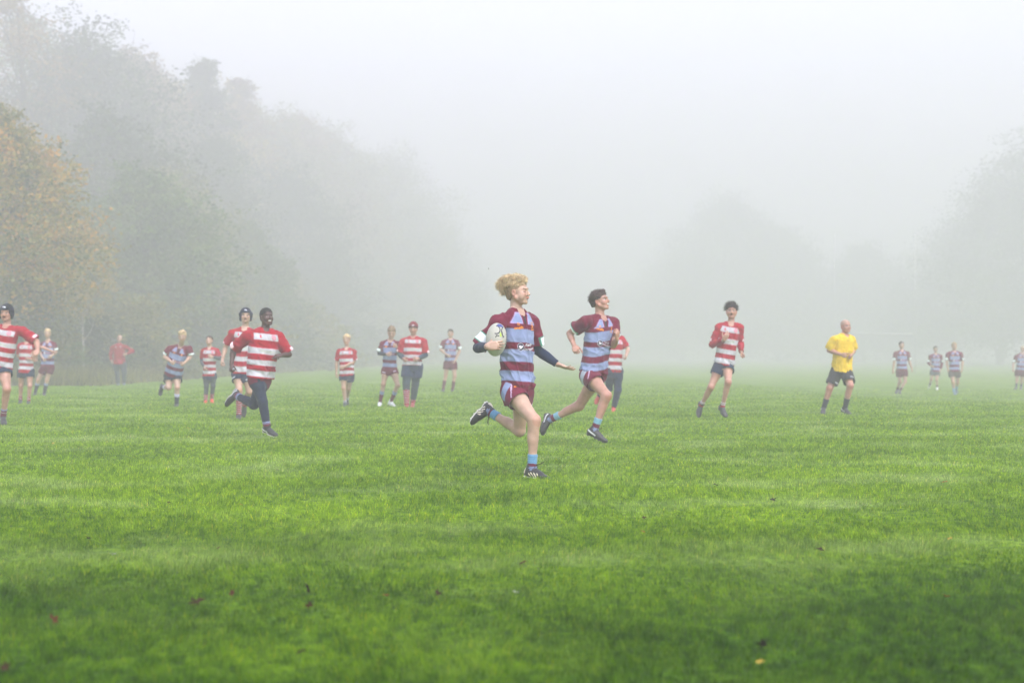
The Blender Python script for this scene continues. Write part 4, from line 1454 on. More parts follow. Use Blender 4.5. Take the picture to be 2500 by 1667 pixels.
LEAVES = [
    (480, 1482, 'brown', .085, 20, "largest dark brown curled leaf in the left foreground grass"),
    (750, 1450, 'dark', .07, 80, "blackish upright leaf above a russet one in the left foreground"),
    (756, 1490, 'russet', .06, 60, "russet leaf just below the blackish upright leaf"),
    (567, 1460, 'russet', .045, 70, "small russet leaf between the large brown and the blackish leaves"),
    (131, 1526, 'russet', .065, 50, "dull red leaf in the bottom left corner of the field"),
    (215, 1322, 'brown', .05, 30, "small brown leaf far left on the darker grass band"),
    (534, 1348, 'russet', .035, 30, "tiny russet leaf on the pale band left of centre"),
    (1068, 1461, 'brown', .05, 75, "brown upright leaf below the ball carrier's left"),
    (942, 1466, 'orange', .045, 20, "orange leaf left of the brown upright leaf in the foreground"),
    (1275, 1386, 'russet', .06, 25, "russet leaf on the pale grass straight below the ball carrier"),
    (1886, 1227, 'dark', .075, 15, "dark leaf lying flat below the long-sleeved boy"),
    (1747, 1190, 'dark', .055, 15, "small dark leaf up and left of the other dark leaf on the right"),
    (2306, 1183, 'orange', .07, 15, "bright orange leaf on the right side of the field"),
    (1573, 1272, 'brown', .05, 25, "brown leaf below the second runner"),
    (1570, 1307, 'orange', .045, 25, "orange leaf just under the brown leaf below the second runner"),
    (1862, 1588, 'dark', .065, 60, "blackish curled leaf in the right foreground"),
    (1858, 1632, 'yellow', .045, 20, "yellow leaf under the blackish curled leaf in the right foreground"),
    (2002, 1352, 'brown', .06, 15, "brown leaf on the pale patch right of centre"),
    (2310, 1468, 'orange', .05, 20, "orange leaf in the lower right part of the grass"),
    (2320, 1325, 'yellow', .05, 20, "yellow leaf near the right edge at mid grass"),
    (412, 1234, 'brown', .04, 20, "brown speck of a leaf below the leaning blond boy"),
    (588, 1240, 'orange', .045, 20, "orange leaf below the smiling runner"),
    (440, 1268, 'brown', .035, 20, "small brown leaf down right of the brown speck"),
    (132, 1086, 'yellow', .07, 15, "yellow leaf on the far left grass"),
    (459, 1049, 'orange', .06, 15, "orange leaf near the feet of the leaning blond boy"),
    (276, 1363, 'pale', .05, 20, "pale green-white leaf on the left pale band"),
    (1623, 1081, 'russet', .05, 15, "red leaf right of the second runner's boot"),
    (1712, 1117, 'yellow', .05, 15, "yellow leaf below and left of the long-sleeved boy"),
    (2115, 1097, 'russet', .05, 15, "red-brown leaf below the referee"),
    (735, 1607, 'brown', .05, 20, "brown leaf near the bottom edge left of centre"),
    (12, 1644, 'brown', .06, 30, "brown leaf in the extreme bottom left corner"),
    (1260, 1458, 'pale', .04, 20, "pale pinkish leaf right of the russet one below the ball carrier"),
]
MLEAF = {k: mat_plain("fallen_leaf_" + k, v, .8, spec=.05, mottle=.35, mscale=30) for k, v in LEAF_COL.items()}
for i, (x_, y_, c_, sz, tl_, lab) in enumerate(LEAVES):
    p = ground_px(x_, y_)
    Vl, Fl = leaf_mesh(i, sz * .58)
    mt = Euler((R(tl_), R(12 * math.sin(i)), i * 1.9)).to_matrix()
    Vl = np.array([tuple(mt @ Vector(v)) for v in Vl])
    p[2] += .024
    o = mesh_obj("fallen_leaf", Vl + p, Fl, MLEAF[c_], None, p)
    tag(o, lab, "leaf", "leaves fallen on the grass")
# one leaf still in the air
p = px(1192.5, 656, 12.5)
Vl, Fl = leaf_mesh(99, .016)
mt = Euler((R(80), 0, R(70))).to_matrix(); Vl = np.array([tuple(mt @ Vector(v)) for v in Vl])
tag(mesh_obj("drifting_leaf", Vl + p, Fl, MLEAF['brown'], None, p), "tiny brown leaf drifting in the air left of the ball carrier's hair", "leaf")

# ------------------------------------------------------------------ fog
hm = bpy.data.materials.new("fog")
hm.use_nodes = True
nt = hm.node_tree
for n in list(nt.nodes): nt.nodes.remove(n)
pv = nt.nodes.new("ShaderNodeVolumePrincipled")
pv.inputs['Color'].default_value = FOGC
pv.inputs['Density'].default_value = FOG
pv.inputs['Anisotropy'].default_value = 0.0
mo = nt.nodes.new("ShaderNodeOutputMaterial")
nt.links.new(pv.outputs[0], mo.inputs['Volume'])
x0, x1, y0, y1, z0, z1 = -400, 400, -80, 540, -1.3, 70.0
V = np.array([(x, y, z) for x in (x0, x1) for y in (y0, y1) for z in (z0, z1)])
F_ = [(0, 1, 3, 2), (4, 6, 7, 5), (0, 4, 5, 1), (2, 3, 7, 6), (0, 2, 6, 4), (1, 5, 7, 3)]
hz = mesh_obj("haze", V, F_, hm, smooth=False)
tag(hz, "thick pale morning fog over the field", "fog", kind='stuff')
# ------------------------------------------------------------------ the people
SK = lin(222, 184, 160)
SK2 = lin(214, 164, 142)
BLOND = lin(196, 168, 120)
H_BLOND = lin(186, 164, 124)
H_BROWN = lin(62, 48, 40)
def md(col, label_extra=None): pass
MS = (.36, [(.10, MAROON), (9, BLUE)])
def rs(u):  # red socks with white hoops
    b = []; n = 9
    for i in range(n):
        b.append((u * (i + .72) / n, RED)); b.append((u * (i + 1) / n, WHITE))
    b.append((9, RED)); return (u, b)

PEOPLE = {}
def P_(key, *a):
    if QUICK_ONLY and key not in QUICK_ONLY: return
    PEOPLE[key] = person(*a)

P_('main', "teenage boy with wind-blown curly blond hair running with the rugby ball under his arm", 11.93, dict(
    hd=(1264, 708, 0), nk=(1262, 754, 0), sr=(1216, 786, -.11), sl=(1297, 785, .12),
    er=(1167, 843, -.12), wr=(1189, 840, -.335), el=(1311, 848, .17), wl=(1362, 884, .12),
    hr=(1249, 950, -.07), hl=(1275, 952, .06), kr=(1304, 1020, -.28), ar=(1299, 1136, -.27), tr=(1339, 1160, -.36),
    kl=(1268, 1045, .16), al=(1195, 999, .33), tl=(1150, 1030, .30)),
    dict(s=.97, g=.98, h=.005, hh=.0034, ty=45, yaw=66, pitch=3, roll=0, hs=.98, skin=SK, seed=1,
         eyes='closed', puff=True, brow=lin(140, 110, 84), fair=True,
         kit=kit_maroon, jersey=dict(skew=-.12, hem=.030, tilt=-.10, sleeve=dict(r=.95, l=.80), crest=False, wr=.0075, ease=-.002, name='jersey'),
         base=dict(arms='rl', col=NAVY),
         shorts=dict(col=MAROON * 1.1, frac=dict(r=.34, l=.30), panel=BLUE, ease=.010),
         sock=(.29, [(.045, BLUE * .8), (.10, MAROON), (9, lin(96, 148, 186))]),
         boot=dict(sole=lin(225, 225, 220), stripes=lin(235, 228, 205), lace=True, lace_len=.075),
         handr=dict(d=np.array([.88, -.10, .10]), b=np.array([-.1, -1, .10]), curls=[.32, .34, .38, .42], thumb=.15, spread=.14),
         handl=dict(d=np.array([.80, -.25, -.30]), b=np.array([-.28, -.15, -1.0]), curls=[.10, .16, .22, .30], thumb=-.2, spread=.18),
         hair=None))

P_('second', "dark-haired boy with a white mouthguard running behind the ball carrier", 15.62, dict(
    hd=(1465, 731, 0), nk=(1467, 770, 0), sr=(1428, 780, -.10), sl=(1497, 783, .10),
    er=(1391, 810, .06), wr=(1402, 840, -.10), el=(1497, 838, 0), wl=(1506, 824, -.14),
    hr=(1438, 912, -.07), hl=(1458, 912, .06), kr=(1481, 961, -.33), ar=(1452, 1043, -.30), tr=(1487, 1076, -.38),
    kl=(1414, 986, .20), al=(1344, 1019, .36), tl=(1322, 1062, .34)),
    dict(s=1.0, g=1.0, h=.0058, hh=.0042, ty=32, yaw=62, pitch=12, skin=SK2, seed=4, mouth='open', teeth=True, brow=lin(50, 38, 32),
         kit=kit_maroon, jersey=dict(skew=.35, hem=.055, tilt=.10, sleeve=.62, wr=.0065, crest=False),
         shorts=dict(col=MAROON, frac=dict(r=.40, l=.36), panel=lin(165, 175, 190)),
         sock=(.33, [(.06, BLUE * .9), (.17, MAROON), (9, lin(120, 168, 190))]),
         boot=dict(lace=True, side=lin(210, 212, 215), lace_len=.04),
         handr=dict(curl=1.0, b=np.array([-.3, -.9, .3])), handl=dict(d=np.array([.05, -.35, .9]), b=np.array([.75, -.6, 0]), curl=.85, thumb=.5),
         hair=dict(th=.015, line=.070, mess=.004, col=H_BROWN, side=H_BROWN * .8, strands=700, len=.022, dir=(0, -.5, .35), lumps=[((0, .045, .105), (.05, .035, .020))])))

P_('behind2', "boy in a red and white jersey half hidden behind the second runner", 25.4, dict(
    hd=(1496, 799, .05), nk=(1500, 820), sr=(1484, 827), sl=(1517, 826), er=(1478, 862, .1), wr=(1474, 899, 0),
    el=(1533, 850, 0), wl=(1529, 866, -.18), hr=(1489, 905), hl=(1509, 905), kr=(1487, 945, .12), ar=(1464, 962, .45), tr=(1458, 975, .42),
    kl=(1508, 950, 0), al=(1499, 990, .1), tl=(1496, 1003, 0)),
    dict(s=.93, h=.0095, ty=15, yaw=20, skin=SK, kit=kit_red, jersey=dict(hem=-.02, sleeve=.8), legs=dict(col=NAVY * 1.1, name='track_pants', ease=.014, wr=.004, to=1.0),
         sock=(.1, [(9, RED)]), boot=dict(col=lin(190, 60, 60)), hair=dict(col=H_BROWN), seed=6))

P_('long', "dark-haired boy in a long-sleeved red and white jersey running alone", 21.7, dict(
    hd=(1786, 757, 0), nk=(1785, 787), sr=(1757, 796), sl=(1806, 797), er=(1739, 838, .05), wr=(1768, 826, -.22),
    el=(1807, 834, .05), wl=(1810, 857, -.10), hr=(1756, 893), hl=(1776, 889), kr=(1736, 941, -.08), ar=(1713, 984, .12), tr=(1706, 1013, .10),
    kl=(1778, 929, -.24), al=(1764, 988, -.10), tl=(1774, 1013, -.22)),
    dict(s=1.02, g=.92, h=.0078, hh=.006, ty=-8, hy=5, yaw=-8, pitch=3, skin=SK2, seed=8, mouth='open', brow=lin(60, 45, 38),
         kit=kit_red, jersey=dict(hem=.03, tilt=.22, sleeve=1.92, wr=.005),
         shorts=dict(col=NAVY, frac=.38), sock=(.17, [(.07, RED), (.12, WHITE), (.14, RED), (9, WHITE)]),
         boot=dict(col=BLACK * 2), hands=1.0,
         handr=dict(d=np.array([.45, -.2, .85]), b=np.array([.1, -1, 0]), curl=.35, thumb=.3), handl=dict(d=np.array([.35, -.5, -.6]), curl=1.2),
         hair=dict(th=.018, line=.058, mess=.007, col=lin(58, 50, 46), strands=900, len=.045, dir=(.5, -.2, .45), rad=.0022, lumps=[((.02, .03, .11), (.055, .06, .03))])))

P_('ref', "referee in a yellow shirt and black shorts jogging", 24.3, dict(
    hd=(2065, 794, 0), nk=(2062, 815), sr=(2037, 828), sl=(2077, 827), er=(2024, 852, .0), wr=(2055, 863, -.26),
    el=(2084, 852, .12), wl=(2078, 865, -.10), hr=(2043, 904), hl=(2065, 903), kr=(2026, 944, -.05), ar=(2012, 990, .02), tr=(2009, 1009, -.14),
    kl=(2076, 938, -.20), al=(2063, 992, -.08), tl=(2079, 1010, -.22)),
    dict(s=1.0, g=1.08, h=.009, hh=.007, ty=22, hy=8, yaw=18, skin=lin(214, 160, 140), seed=3,
         kit=kit_plain(lin(212, 180, 36)), jersey=dict(hem=-.02, sleeve=.92, wr=.005, mark=True, name='shirt'),
         shorts=dict(col=BLACK * 1.6, frac=.78, ease=.006, logo=lin(170, 175, 175), redtab=True),
         sock=(.42, [(9, lin(40, 48, 52))]), boot=dict(col=BLACK * 2, side=lin(200, 205, 205)),
         handr=dict(curl=1.3), handl=dict(curl=1.3), hair=dict(th=.003, line=.092, mess=.001, nape=-.05, col=lin(168, 140, 126))))

P_('smile', "smiling black boy in navy leggings running with one boot kicked up behind", 17.35, dict(
    hd=(651, 770, 0), nk=(648, 801), sr=(607, 817), sl=(680, 820), er=(570, 850, .10), wr=(565, 886, .0),
    el=(705, 861, .10), wl=(684, 864, -.12), hr=(625, 921), hl=(643, 924), kr=(641, 975, -.12), ar=(652, 1037, -.10), tr=(679, 1060, -.20),
    kl=(620, 983, .12), al=(578, 962, .40), tl=(551, 988, .42)),
    dict(s=.98, g=1.02, h=.0064, hh=.005, ty=20, hy=45, yaw=36, pitch=2, skin=lin(92, 62, 52), seed=9, mouth='open', teeth=True, brow=lin(28, 20, 18),
         kit=kit_red, jersey=dict(hem=.03, tilt=0.02, sleeve=.86, wr=.006, ease=.012),
         shorts=dict(col=MAROON, frac=.22, ease=.004), legs=dict(col=NAVY * .85, ease=.005),
         sock=(.20, [(.03, BLACK * 2), (.11, MAROON), (.13, BLUE), (.15, MAROON), (9, BLUE)]),
         boot=dict(lace=True, side=lin(215, 218, 220), sole=lin(190, 190, 185)),
         handr=dict(curl=1.1), handl=dict(curl=.9, b=np.array([0, -.8, .6])),
         hair=dict(th=.006, line=.070, mess=.001, col=lin(20, 17, 17))))

P_('scrum', "boy in a black scrum cap running just behind the smiling boy", 22.55, dict(
    hd=(600, 768, 0), nk=(598, 799), sr=(567, 812), sl=(624, 812), er=(551, 843, .06), wr=(543, 876, -.02),
    el=(636, 845, .06), wl=(633, 875, 0), hr=(580, 911), hl=(601, 912), kr=(584, 949, -.12), ar=(583, 1008, -.03), tr=(583, 1019, -.20),
    kl=(609, 953, 0), al=(598, 985, .38), tl=(595, 1008, .36)),
    dict(s=1.02, g=.95, h=.008, hh=.006, yaw=8, skin=SK, seed=2, mouth='open', kit=kit_red,
         jersey=dict(hem=.02, sleeve=.80), shorts=dict(col=NAVY, frac=.42, logo=lin(190, 195, 200)),
         sock=rs(.80), boot=dict(col=BLACK * 2), cap='scrum', capcol=lin(30, 36, 52), handr=dict(curl=1.1)))

P_('edge', "boy in a black scrum cap cut off by the left edge of the photo", 20.45, dict(
    hd=(16, 761, 0), nk=(17, 794), sr=(-24, 806), sl=(56, 806), er=(-45, 845, 0), wr=(-38, 880, -.1),
    el=(89, 830, 0), wl=(92, 851, -.14), hr=(-14, 895), hl=(9, 895), kr=(-26, 948, .05), ar=(-40, 985, .42), tr=(-42, 1005, .40),
    kl=(17, 946, -.18), al=(8, 1011, -.04), tl=(11, 1033, -.20)),
    dict(s=1.03, g=1.02, h=.0074, hh=.006, yaw=-4, pitch=-4, skin=SK2, seed=12, mouth='open', kit=kit_red,
         jersey=dict(hem=-.02, tilt=-.18, sleeve=.92, ease=.01), shorts=dict(col=NAVY, frac=.36),
         sock=(.25, [(.13, MAROON), (.15, WHITE), (.22, MAROON), (9, lin(110, 130, 165))]), boot=dict(col=BLACK * 2, side=lin(170, 175, 175)),
         cap='scrum', capcol=lin(22, 28, 38), handl=dict(d=np.array([-.15, -.5, -.55]), b=np.array([.2, -.8, .5]), curl=.3, spread=.2, thumb=.2)))

P_('left2', "boy in red and white with his head hidden behind the capped boy's arm", 29.6, dict(
    hd=(64, 816, 0), nk=(66, 835), sr=(50, 843), sl=(84, 843), er=(45, 867, .05), wr=(80, 876, -.20),
    el=(104, 846, -.02), wl=(127, 855, -.12), hr=(54, 904), hl=(73, 904), kr=(51, 938, .05), ar=(50, 972, .14), tr=(48, 982, .04),
    kl=(73, 940, -.08), al=(70, 975, -.02), tl=(70, 985, -.14)),
    dict(s=.90, h=.011, yaw=0, skin=SK2, seed=13, kit=kit_red, jersey=dict(hem=-.05, sleeve=.75), shorts=dict(col=NAVY, frac=.42),
         sock=rs(.28), boot=dict(col=BLACK * 2), hair=dict(col=H_BROWN)))

P_('left3', "blond boy in maroon and blue standing left of the birch trunk", 35.9, dict(
    hd=(116, 812, 0), nk=(118, 832), sr=(103, 840), sl=(132, 840), er=(99, 858, .0), wr=(105, 873, -.12),
    el=(137, 857, 0), wl=(126, 867, -.18), hr=(109, 895), hl=(123, 895), kr=(94, 925, .0), ar=(86, 956, .1), tr=(85, 963, 0),
    kl=(115, 925, 0), al=(108, 958, .05), tl=(106, 965, -.1)),
    dict(s=.98, g=1.0, h=.012, yaw=12, skin=SK, seed=14, kit=kit_maroon, jersey=dict(hem=.02, sleeve=.8),
         shorts=dict(col=MAROON * .7, frac=.5), sock=(.75, [(.6, lin(40, 38, 60)), (9, BLUE)]), boot=dict(col=BLACK * 2),
         hair=dict(col=H_BLOND, th=.016)))

P_('coach', "bald man in a red jacket and jeans standing by the wood, hand on hip", 48.5, dict(
    hd=(292, 825, 0), nk=(291, 839), sr=(275, 847), sl=(308, 847), er=(270, 865, .0), wr=(272, 878, -.05),
    el=(324, 857, .05), wl=(309, 863, -.10), hr=(284, 886), hl=(300, 886), kr=(286, 910, -.03), ar=(288, 934, .0), tr=(287, 940, -.18),
    kl=(303, 910, 0), al=(303, 933, 0), tl=(304, 939, -.18)),
    dict(s=1.03, g=1.12, h=.014, yaw=6, skin=lin(220, 180, 160), seed=15, kit=kit_plain(lin(134, 12, 32)),
         jersey=dict(hem=-.03, sleeve=1.97, wr=.006, jacket=True, name='jacket', ease=.014, collar=True),
         legs=dict(col=lin(58, 70, 76), name='jeans', ease=.016, to=1.0, wr=.004), boot=dict(col=lin(70, 90, 120))))

P_('lean', "blond boy in maroon and blue leaning into a run with one leg bent back", 28.0, dict(
    hd=(445, 818, -.22), nk=(441, 843, -.10), sr=(415, 850, -.08), sl=(461, 850, -.08), er=(402, 868, -.05), wr=(418, 881, -.28),
    el=(465, 868, -.05), wl=(450, 884, -.26), hr=(413, 916, .05), hl=(431, 914, .05), kr=(412, 943, -.06), ar=(396, 942, .35), tr=(391, 963, .38),
    kl=(433, 943, -.10), al=(431, 982, .0), tl=(430, 991, -.14)),
    dict(s=.95, g=1.08, h=.010, hh=.008, ty=-5, hy=0, yaw=5, pitch=-14, skin=SK, seed=16, kit=kit_maroon, jersey=dict(hem=.0, tilt=.05, sleeve=.75, ease=.008),
         shorts=dict(col=NAVY * .6, frac=.5), sock=(.62, [(.44, NAVY * .8), (9, lin(190, 190, 220))]), boot=dict(col=BLACK * 2),
         handr=dict(curl=1.1), handl=dict(curl=1.1), hair=dict(col=H_BLOND, th=.017, mess=.006, lumps=[((-.02, .04, .105), (.05, .04, .025))])))

P_('legg', "boy in red and white with dark leggings and orange boots looking upwards", 30.2, dict(
    hd=(511, 829, 0), nk=(512, 847), sr=(497, 855), sl=(529, 855), er=(492, 878, .05), wr=(499, 894, -.10),
    el=(538, 873, -.02), wl=(519, 869, -.20), hr=(504, 914), hl=(519, 914), kr=(504, 941, .0), ar=(502, 974, .05), tr=(502, 984, -.08),
    kl=(520, 940, .02), al=(517, 970, .16), tl=(518, 980, .04)),
    dict(s=.90, g=.95, h=.010, hh=.008, yaw=-6, pitch=22, skin=SK, seed=17, kit=kit_red, jersey=dict(hem=-.03, sleeve=.75), base=dict(arms='rl', col=lin(80, 84, 92)),
         shorts=dict(col=NAVY * 1.4, frac=.32), legs=dict(col=lin(66, 74, 80), to=.62), sock=rs(.44), boot=dict(col=lin(215, 72, 44)), hair=dict(col=H_BROWN)))

P_('blond9', "blond boy in red and white standing alone with navy shorts", 28.4, dict(
    hd=(846, 827, 0), nk=(846, 849), sr=(829, 857), sl=(864, 857), er=(822, 882, .02), wr=(821, 908, .0),
    el=(865, 880, .0), wl=(840, 893, -.24), hr=(839, 914), hl=(855, 914), kr=(839, 945, -.04), ar=(842, 979, .0), tr=(842, 990, -.14),
    kl=(851, 945, .10), al=(848, 970, .34), tl=(848, 980, .34)),
    dict(s=.88, g=.98, h=.010, hh=.008, yaw=-4, pitch=-3, skin=SK, seed=18, kit=kit_red, jersey=dict(hem=-.02, tilt=-.16, sleeve=.85, ease=.008),
         shorts=dict(col=NAVY * 1.2, frac=.42), sock=(.14, [(.05, WHITE), (.08, NAVY), (9, WHITE)]), boot=dict(col=lin(60, 66, 72)),
         hair=dict(col=H_BLOND, th=.022, mess=.006)))

P_('mar10', "boy in maroon and blue with white boots looking down at his hands", 28.3, dict(
    hd=(956, 809, -.06), nk=(953, 829), sr=(934, 838), sl=(971, 838), er=(926, 860, .0), wr=(945, 862, -.22),
    el=(977, 856, -.02), wl=(968, 844, -.24), hr=(942, 902), hl=(960, 902), kr=(936, 935, -.03), ar=(928, 979, .05), tr=(927, 989, -.12),
    kl=(971, 938, -.12), al=(955, 977, .0), tl=(965, 989, -.10)),
    dict(s=.97, g=.92, h=.010, hh=.008, yaw=4, pitch=-24, skin=SK, seed=19, kit=kit_maroon, jersey=dict(hem=-.02, sleeve=.85), base=dict(arms='rl', col=lin(52, 58, 72)),
         shorts=dict(col=MAROON, frac=.30, logo=lin(200, 190, 210)), sock=(.62, [(.44, MAROON), (9, BLUE)]), boot=dict(col=lin(225, 228, 228)),
         hair=dict(col=lin(120, 102, 78), th=.02, mess=.005)))

P_('beanie', "taller player in a dark red beanie and red and white jersey with striped socks", 27.6, dict(
    hd=(1009, 799, -.02), nk=(1009, 821), sr=(985, 832), sl=(1033, 832), er=(976, 862, .0), wr=(985, 873, -.18),
    el=(1039, 864, .0), wl=(1021, 873, -.20), hr=(996, 892), hl=(1018, 892), kr=(992, 934, -.06), ar=(993, 983, -.02), tr=(992, 994, -.16),
    kl=(1014, 934, .05), al=(1008, 978, .14), tl=(1006, 990, .0)),
    dict(s=1.03, g=1.08, h=.010, hh=.008, yaw=0, pitch=-8, skin=SK2, seed=20, kit=kit_red, jersey=dict(hem=.04, tilt=-.10, sleeve=.85, ease=.008), base=dict(arms='rl', col=lin(44, 58, 76)),
         shorts=dict(col=NAVY * 1.4, frac=.62, ease=.014), legs=dict(col=lin(50, 66, 76), to=dict(r=.30, l=.86), ease=.012),
         sockr=rs(.86), sockl=rs(.30), sock=rs(.3), boot=dict(col=lin(150, 62, 66)), cap='beanie', capcol=lin(110, 34, 44)))

P_('lone', "distant boy in maroon and blue walking alone behind the ball carrier", 39.5, dict(
    hd=(1100, 812, 0), nk=(1100, 826), sr=(1084, 834), sl=(1116, 834), er=(1076, 852, .0), wr=(1092, 865, -.22),
    el=(1122, 855, .0), wl=(1112, 877, -.08), hr=(1092, 886), hl=(1107, 886), kr=(1088, 914, .0), ar=(1082, 948, .02), tr=(1081, 956, -.12),
    kl=(1110, 916, -.05), al=(1105, 949, .02), tl=(1104, 956, -.12)),
    dict(s=1.0, h=.013, yaw=0, skin=SK, seed=21, kit=kit_maroon, jersey=dict(hem=.09, sleeve=.8), shorts=dict(col=MAROON * .8, frac=.5),
         sock=(.62, [(9, MAROON * .8)]), boot=dict(col=lin(50, 40, 50)), hair=dict(col=H_BROWN)))

P_('far18', "distant player in maroon and blue walking right of the referee", 45.0, dict(
    hd=(2201, 841, 0), nk=(2202, 855), sr=(2187, 862), sl=(2216, 862), er=(2183, 882, .0), wr=(2180, 902, .0),
    el=(2220, 881, .0), wl=(2226, 898, -.05), hr=(2195, 905), hl=(2208, 905), kr=(2197, 930, .05), ar=(2191, 948, .2), tr=(2188, 956, .1),
    kl=(2210, 930, -.05), al=(2198, 950, .0), tl=(2198, 957, -.12)),
    dict(s=1.0, h=.014, yaw=0, skin=SK, seed=22, kit=kit_maroon, jersey=dict(hem=.02, sleeve=.8), shorts=dict(col=MAROON * .7, frac=.5),
         sock=(.3, [(9, MAROON * .6)]), boot=dict(col=BLACK * 3), hair=dict(col=H_BROWN), group='distant players on the right'))
P_('far19', "smallest distant player, jogging between two others on the right", 49.0, dict(
    hd=(2284, 851, 0), nk=(2284, 863), sr=(2271, 869), sl=(2297, 869), er=(2267, 885, .0), wr=(2275, 892, -.2),
    el=(2299, 886, .0), wl=(2296, 902, -.05), hr=(2277, 907), hl=(2289, 907), kr=(2274, 923, .0), ar=(2270, 938, .25), tr=(2268, 944, .3),
    kl=(2287, 925, -.1), al=(2288, 943, .0), tl=(2288, 948, -.12)),
    dict(s=.90, h=.015, yaw=0, skin=SK, seed=23, kit=kit_maroon, jersey=dict(hem=.02, sleeve=1.8), shorts=dict(col=lin(70, 80, 80), frac=.5),
         sock=(.3, [(9, MAROON * .6)]), boot=dict(col=lin(210, 212, 210)), hair=dict(col=H_BROWN), group='distant players on the right'))
P_('far20', "distant player in maroon and blue with blue boots walking on the right", 44.4, dict(
    hd=(2330, 843, 0), nk=(2330, 856), sr=(2315, 863), sl=(2345, 863), er=(2311, 881, .0), wr=(2314, 900, .0),
    el=(2350, 881, .0), wl=(2349, 900, -.05), hr=(2323, 907), hl=(2337, 907), kr=(2327, 931, -.06), ar=(2329, 952, .0), tr=(2332, 960, -.12),
    kl=(2338, 931, .05), al=(2336, 944, .32), tl=(2336, 953, .34)),
    dict(s=1.0, h=.014, yaw=0, skin=SK, seed=24, kit=kit_maroon, jersey=dict(hem=.02, sleeve=.85), shorts=dict(col=lin(80, 70, 70), frac=.5),
         sock=(.3, [(9, lin(120, 160, 190))]), boot=dict(col=lin(90, 120, 140)), hair=dict(col=H_BLOND * .7), group='distant players on the right'))
P_('far21', "distant player cut off by the right edge of the photo", 50.0, dict(
    hd=(2497, 850, 0), nk=(2495, 862), sr=(2481, 869), sl=(2508, 869), er=(2474, 886, .0), wr=(2473, 900, -.1),
    el=(2512, 886, .0), wl=(2512, 902, -.05), hr=(2484, 907), hl=(2497, 907), kr=(2483, 926, .0), ar=(2481, 942, .0), tr=(2477, 947, -.12),
    kl=(2494, 927, .05), al=(2493, 941, .2), tl=(2492, 947, .1)),
    dict(s=.95, h=.015, yaw=-10, skin=SK, seed=25, kit=kit_maroon, jersey=dict(hem=.02, sleeve=.85), shorts=dict(col=MAROON * .6, frac=.5),
         sock=(.5, [(9, NAVY)]), boot=dict(col=BLACK * 3), hair=dict(col=lin(190, 180, 160)), group='distant players on the right'))
# ------------------------------------------------------------------ ball carrier: hair, prints, ball
def shape_mesh(polys):
    V, F = [], []
    for p in polys:
        n0 = len(V); V += [tuple(q) for q in p]; F.append(tuple(range(n0, n0 + len(p))))
    return np.array(V, float), F
def text_mesh(body, size, shear=0.0, bold=0.0):
    cu = bpy.data.curves.new("t", 'FONT'); cu.body = body; cu.size = size; cu.shear = shear; cu.offset = bold
    cu.align_x = 'CENTER'; cu.align_y = 'CENTER'; cu.resolution_u = 3
    ob = bpy.data.objects.new("t", cu); COL.objects.link(ob)
    bpy.context.view_layer.update()
    me = bpy.data.meshes.new_from_object(ob.evaluated_get(bpy.context.evaluated_depsgraph_get()))
    V = np.array([v.co[:2] for v in me.vertices]); F = [tuple(p.vertices) for p in me.polygons]
    bpy.data.objects.remove(ob); bpy.data.curves.remove(cu); bpy.data.meshes.remove(me)
    return V, F
def arc(cx, cy, rx, ry, a0, a1, w, n=14):
    out = []
    for i in range(n):
        t0, t1 = a0 + (a1 - a0) * i / n, a0 + (a1 - a0) * (i + 1) / n
        q = []
        for (t, k) in ((t0, 0), (t1, 0), (t1, 1), (t0, 1)):
            q.append((cx + (rx + w * k) * math.cos(t), cy + (ry + w * k) * math.sin(t)))
        out.append(q)
    return out
def decal(name, VF, target, root, base, O, U, Vv, Nn, mat, off=.0025, depth=.25, ref=None):
    """Print a flat shape onto a target surface, following it."""
    V2, F = VF
    V2 = [tuple(v[:2]) for v in V2]; G = []
    for f in F:
        if len(f) > 3:
            c_ = len(V2); V2.append(tuple(np.mean([V2[i] for i in f], 0)))
            G += [(c_, f[i], f[(i + 1) % len(f)]) for i in range(len(f))]
        else: G.append(tuple(f))
    F = []
    while G:
        t_ = G.pop(); L_ = [math.dist(V2[t_[i]], V2[t_[(i + 1) % 3]]) for i in range(3)]; k_ = int(np.argmax(L_))
        if L_[k_] > .011:
            a_, b_, c_ = t_[k_], t_[(k_ + 1) % 3], t_[(k_ + 2) % 3]
            m_ = len(V2); V2.append(((V2[a_][0] + V2[b_][0]) / 2, (V2[a_][1] + V2[b_][1]) / 2))
            G += [(a_, m_, c_), (m_, b_, c_)]
        else: F.append(t_)
    V2 = np.array(V2)
    me = target.data
    co = np.empty(len(me.vertices) * 3, np.float32); me.vertices.foreach_get("co", co); co = co.reshape(-1, 3) + base
    bvh = BVHTree.FromPolygons([tuple(c) for c in co.tolist()], [tuple(p.vertices) for p in me.polygons])
    P = []
    Nv = Vector(unit(Nn))
    ok = []
    last = None
    for (a, b_) in V2[:, :2]:
        o_ = Vector(O + U * a + Vv * b_) + Nv * depth
        hit, nn, idx, dist = bvh.ray_cast(o_, -Nv, depth * 2.2)
        if hit is None:
            ok.append(False); P.append(tuple(o_)); continue
        P.append(tuple(hit + Nv * off)); ok.append(True)
    F = [f for f in F if all(ok[i] for i in f)]
    if not F: return None
    used = sorted(set(i for f in F for i in f)); mp = {u: i for i, u in enumerate(used)}
    return mesh_obj(name, np.array(P)[used], [tuple(mp[i] for i in f) for f in F], mat, target, base, smooth=False)

M_OR = print_mat('print_orange', tuple(ORANGE)); M_WH = print_mat('print_white', (.6, .6, .65)); M_NV = print_mat('print_navy', (.015, .018, .04))
M_BK = print_mat('print_black', (.02, .02, .022)); M_LM = print_mat('print_lime', (.45, .62, .08)); M_BL = print_mat('print_blue', (.05, .08, .26))
M_GY = print_mat('print_faded', (.42, .38, .45))

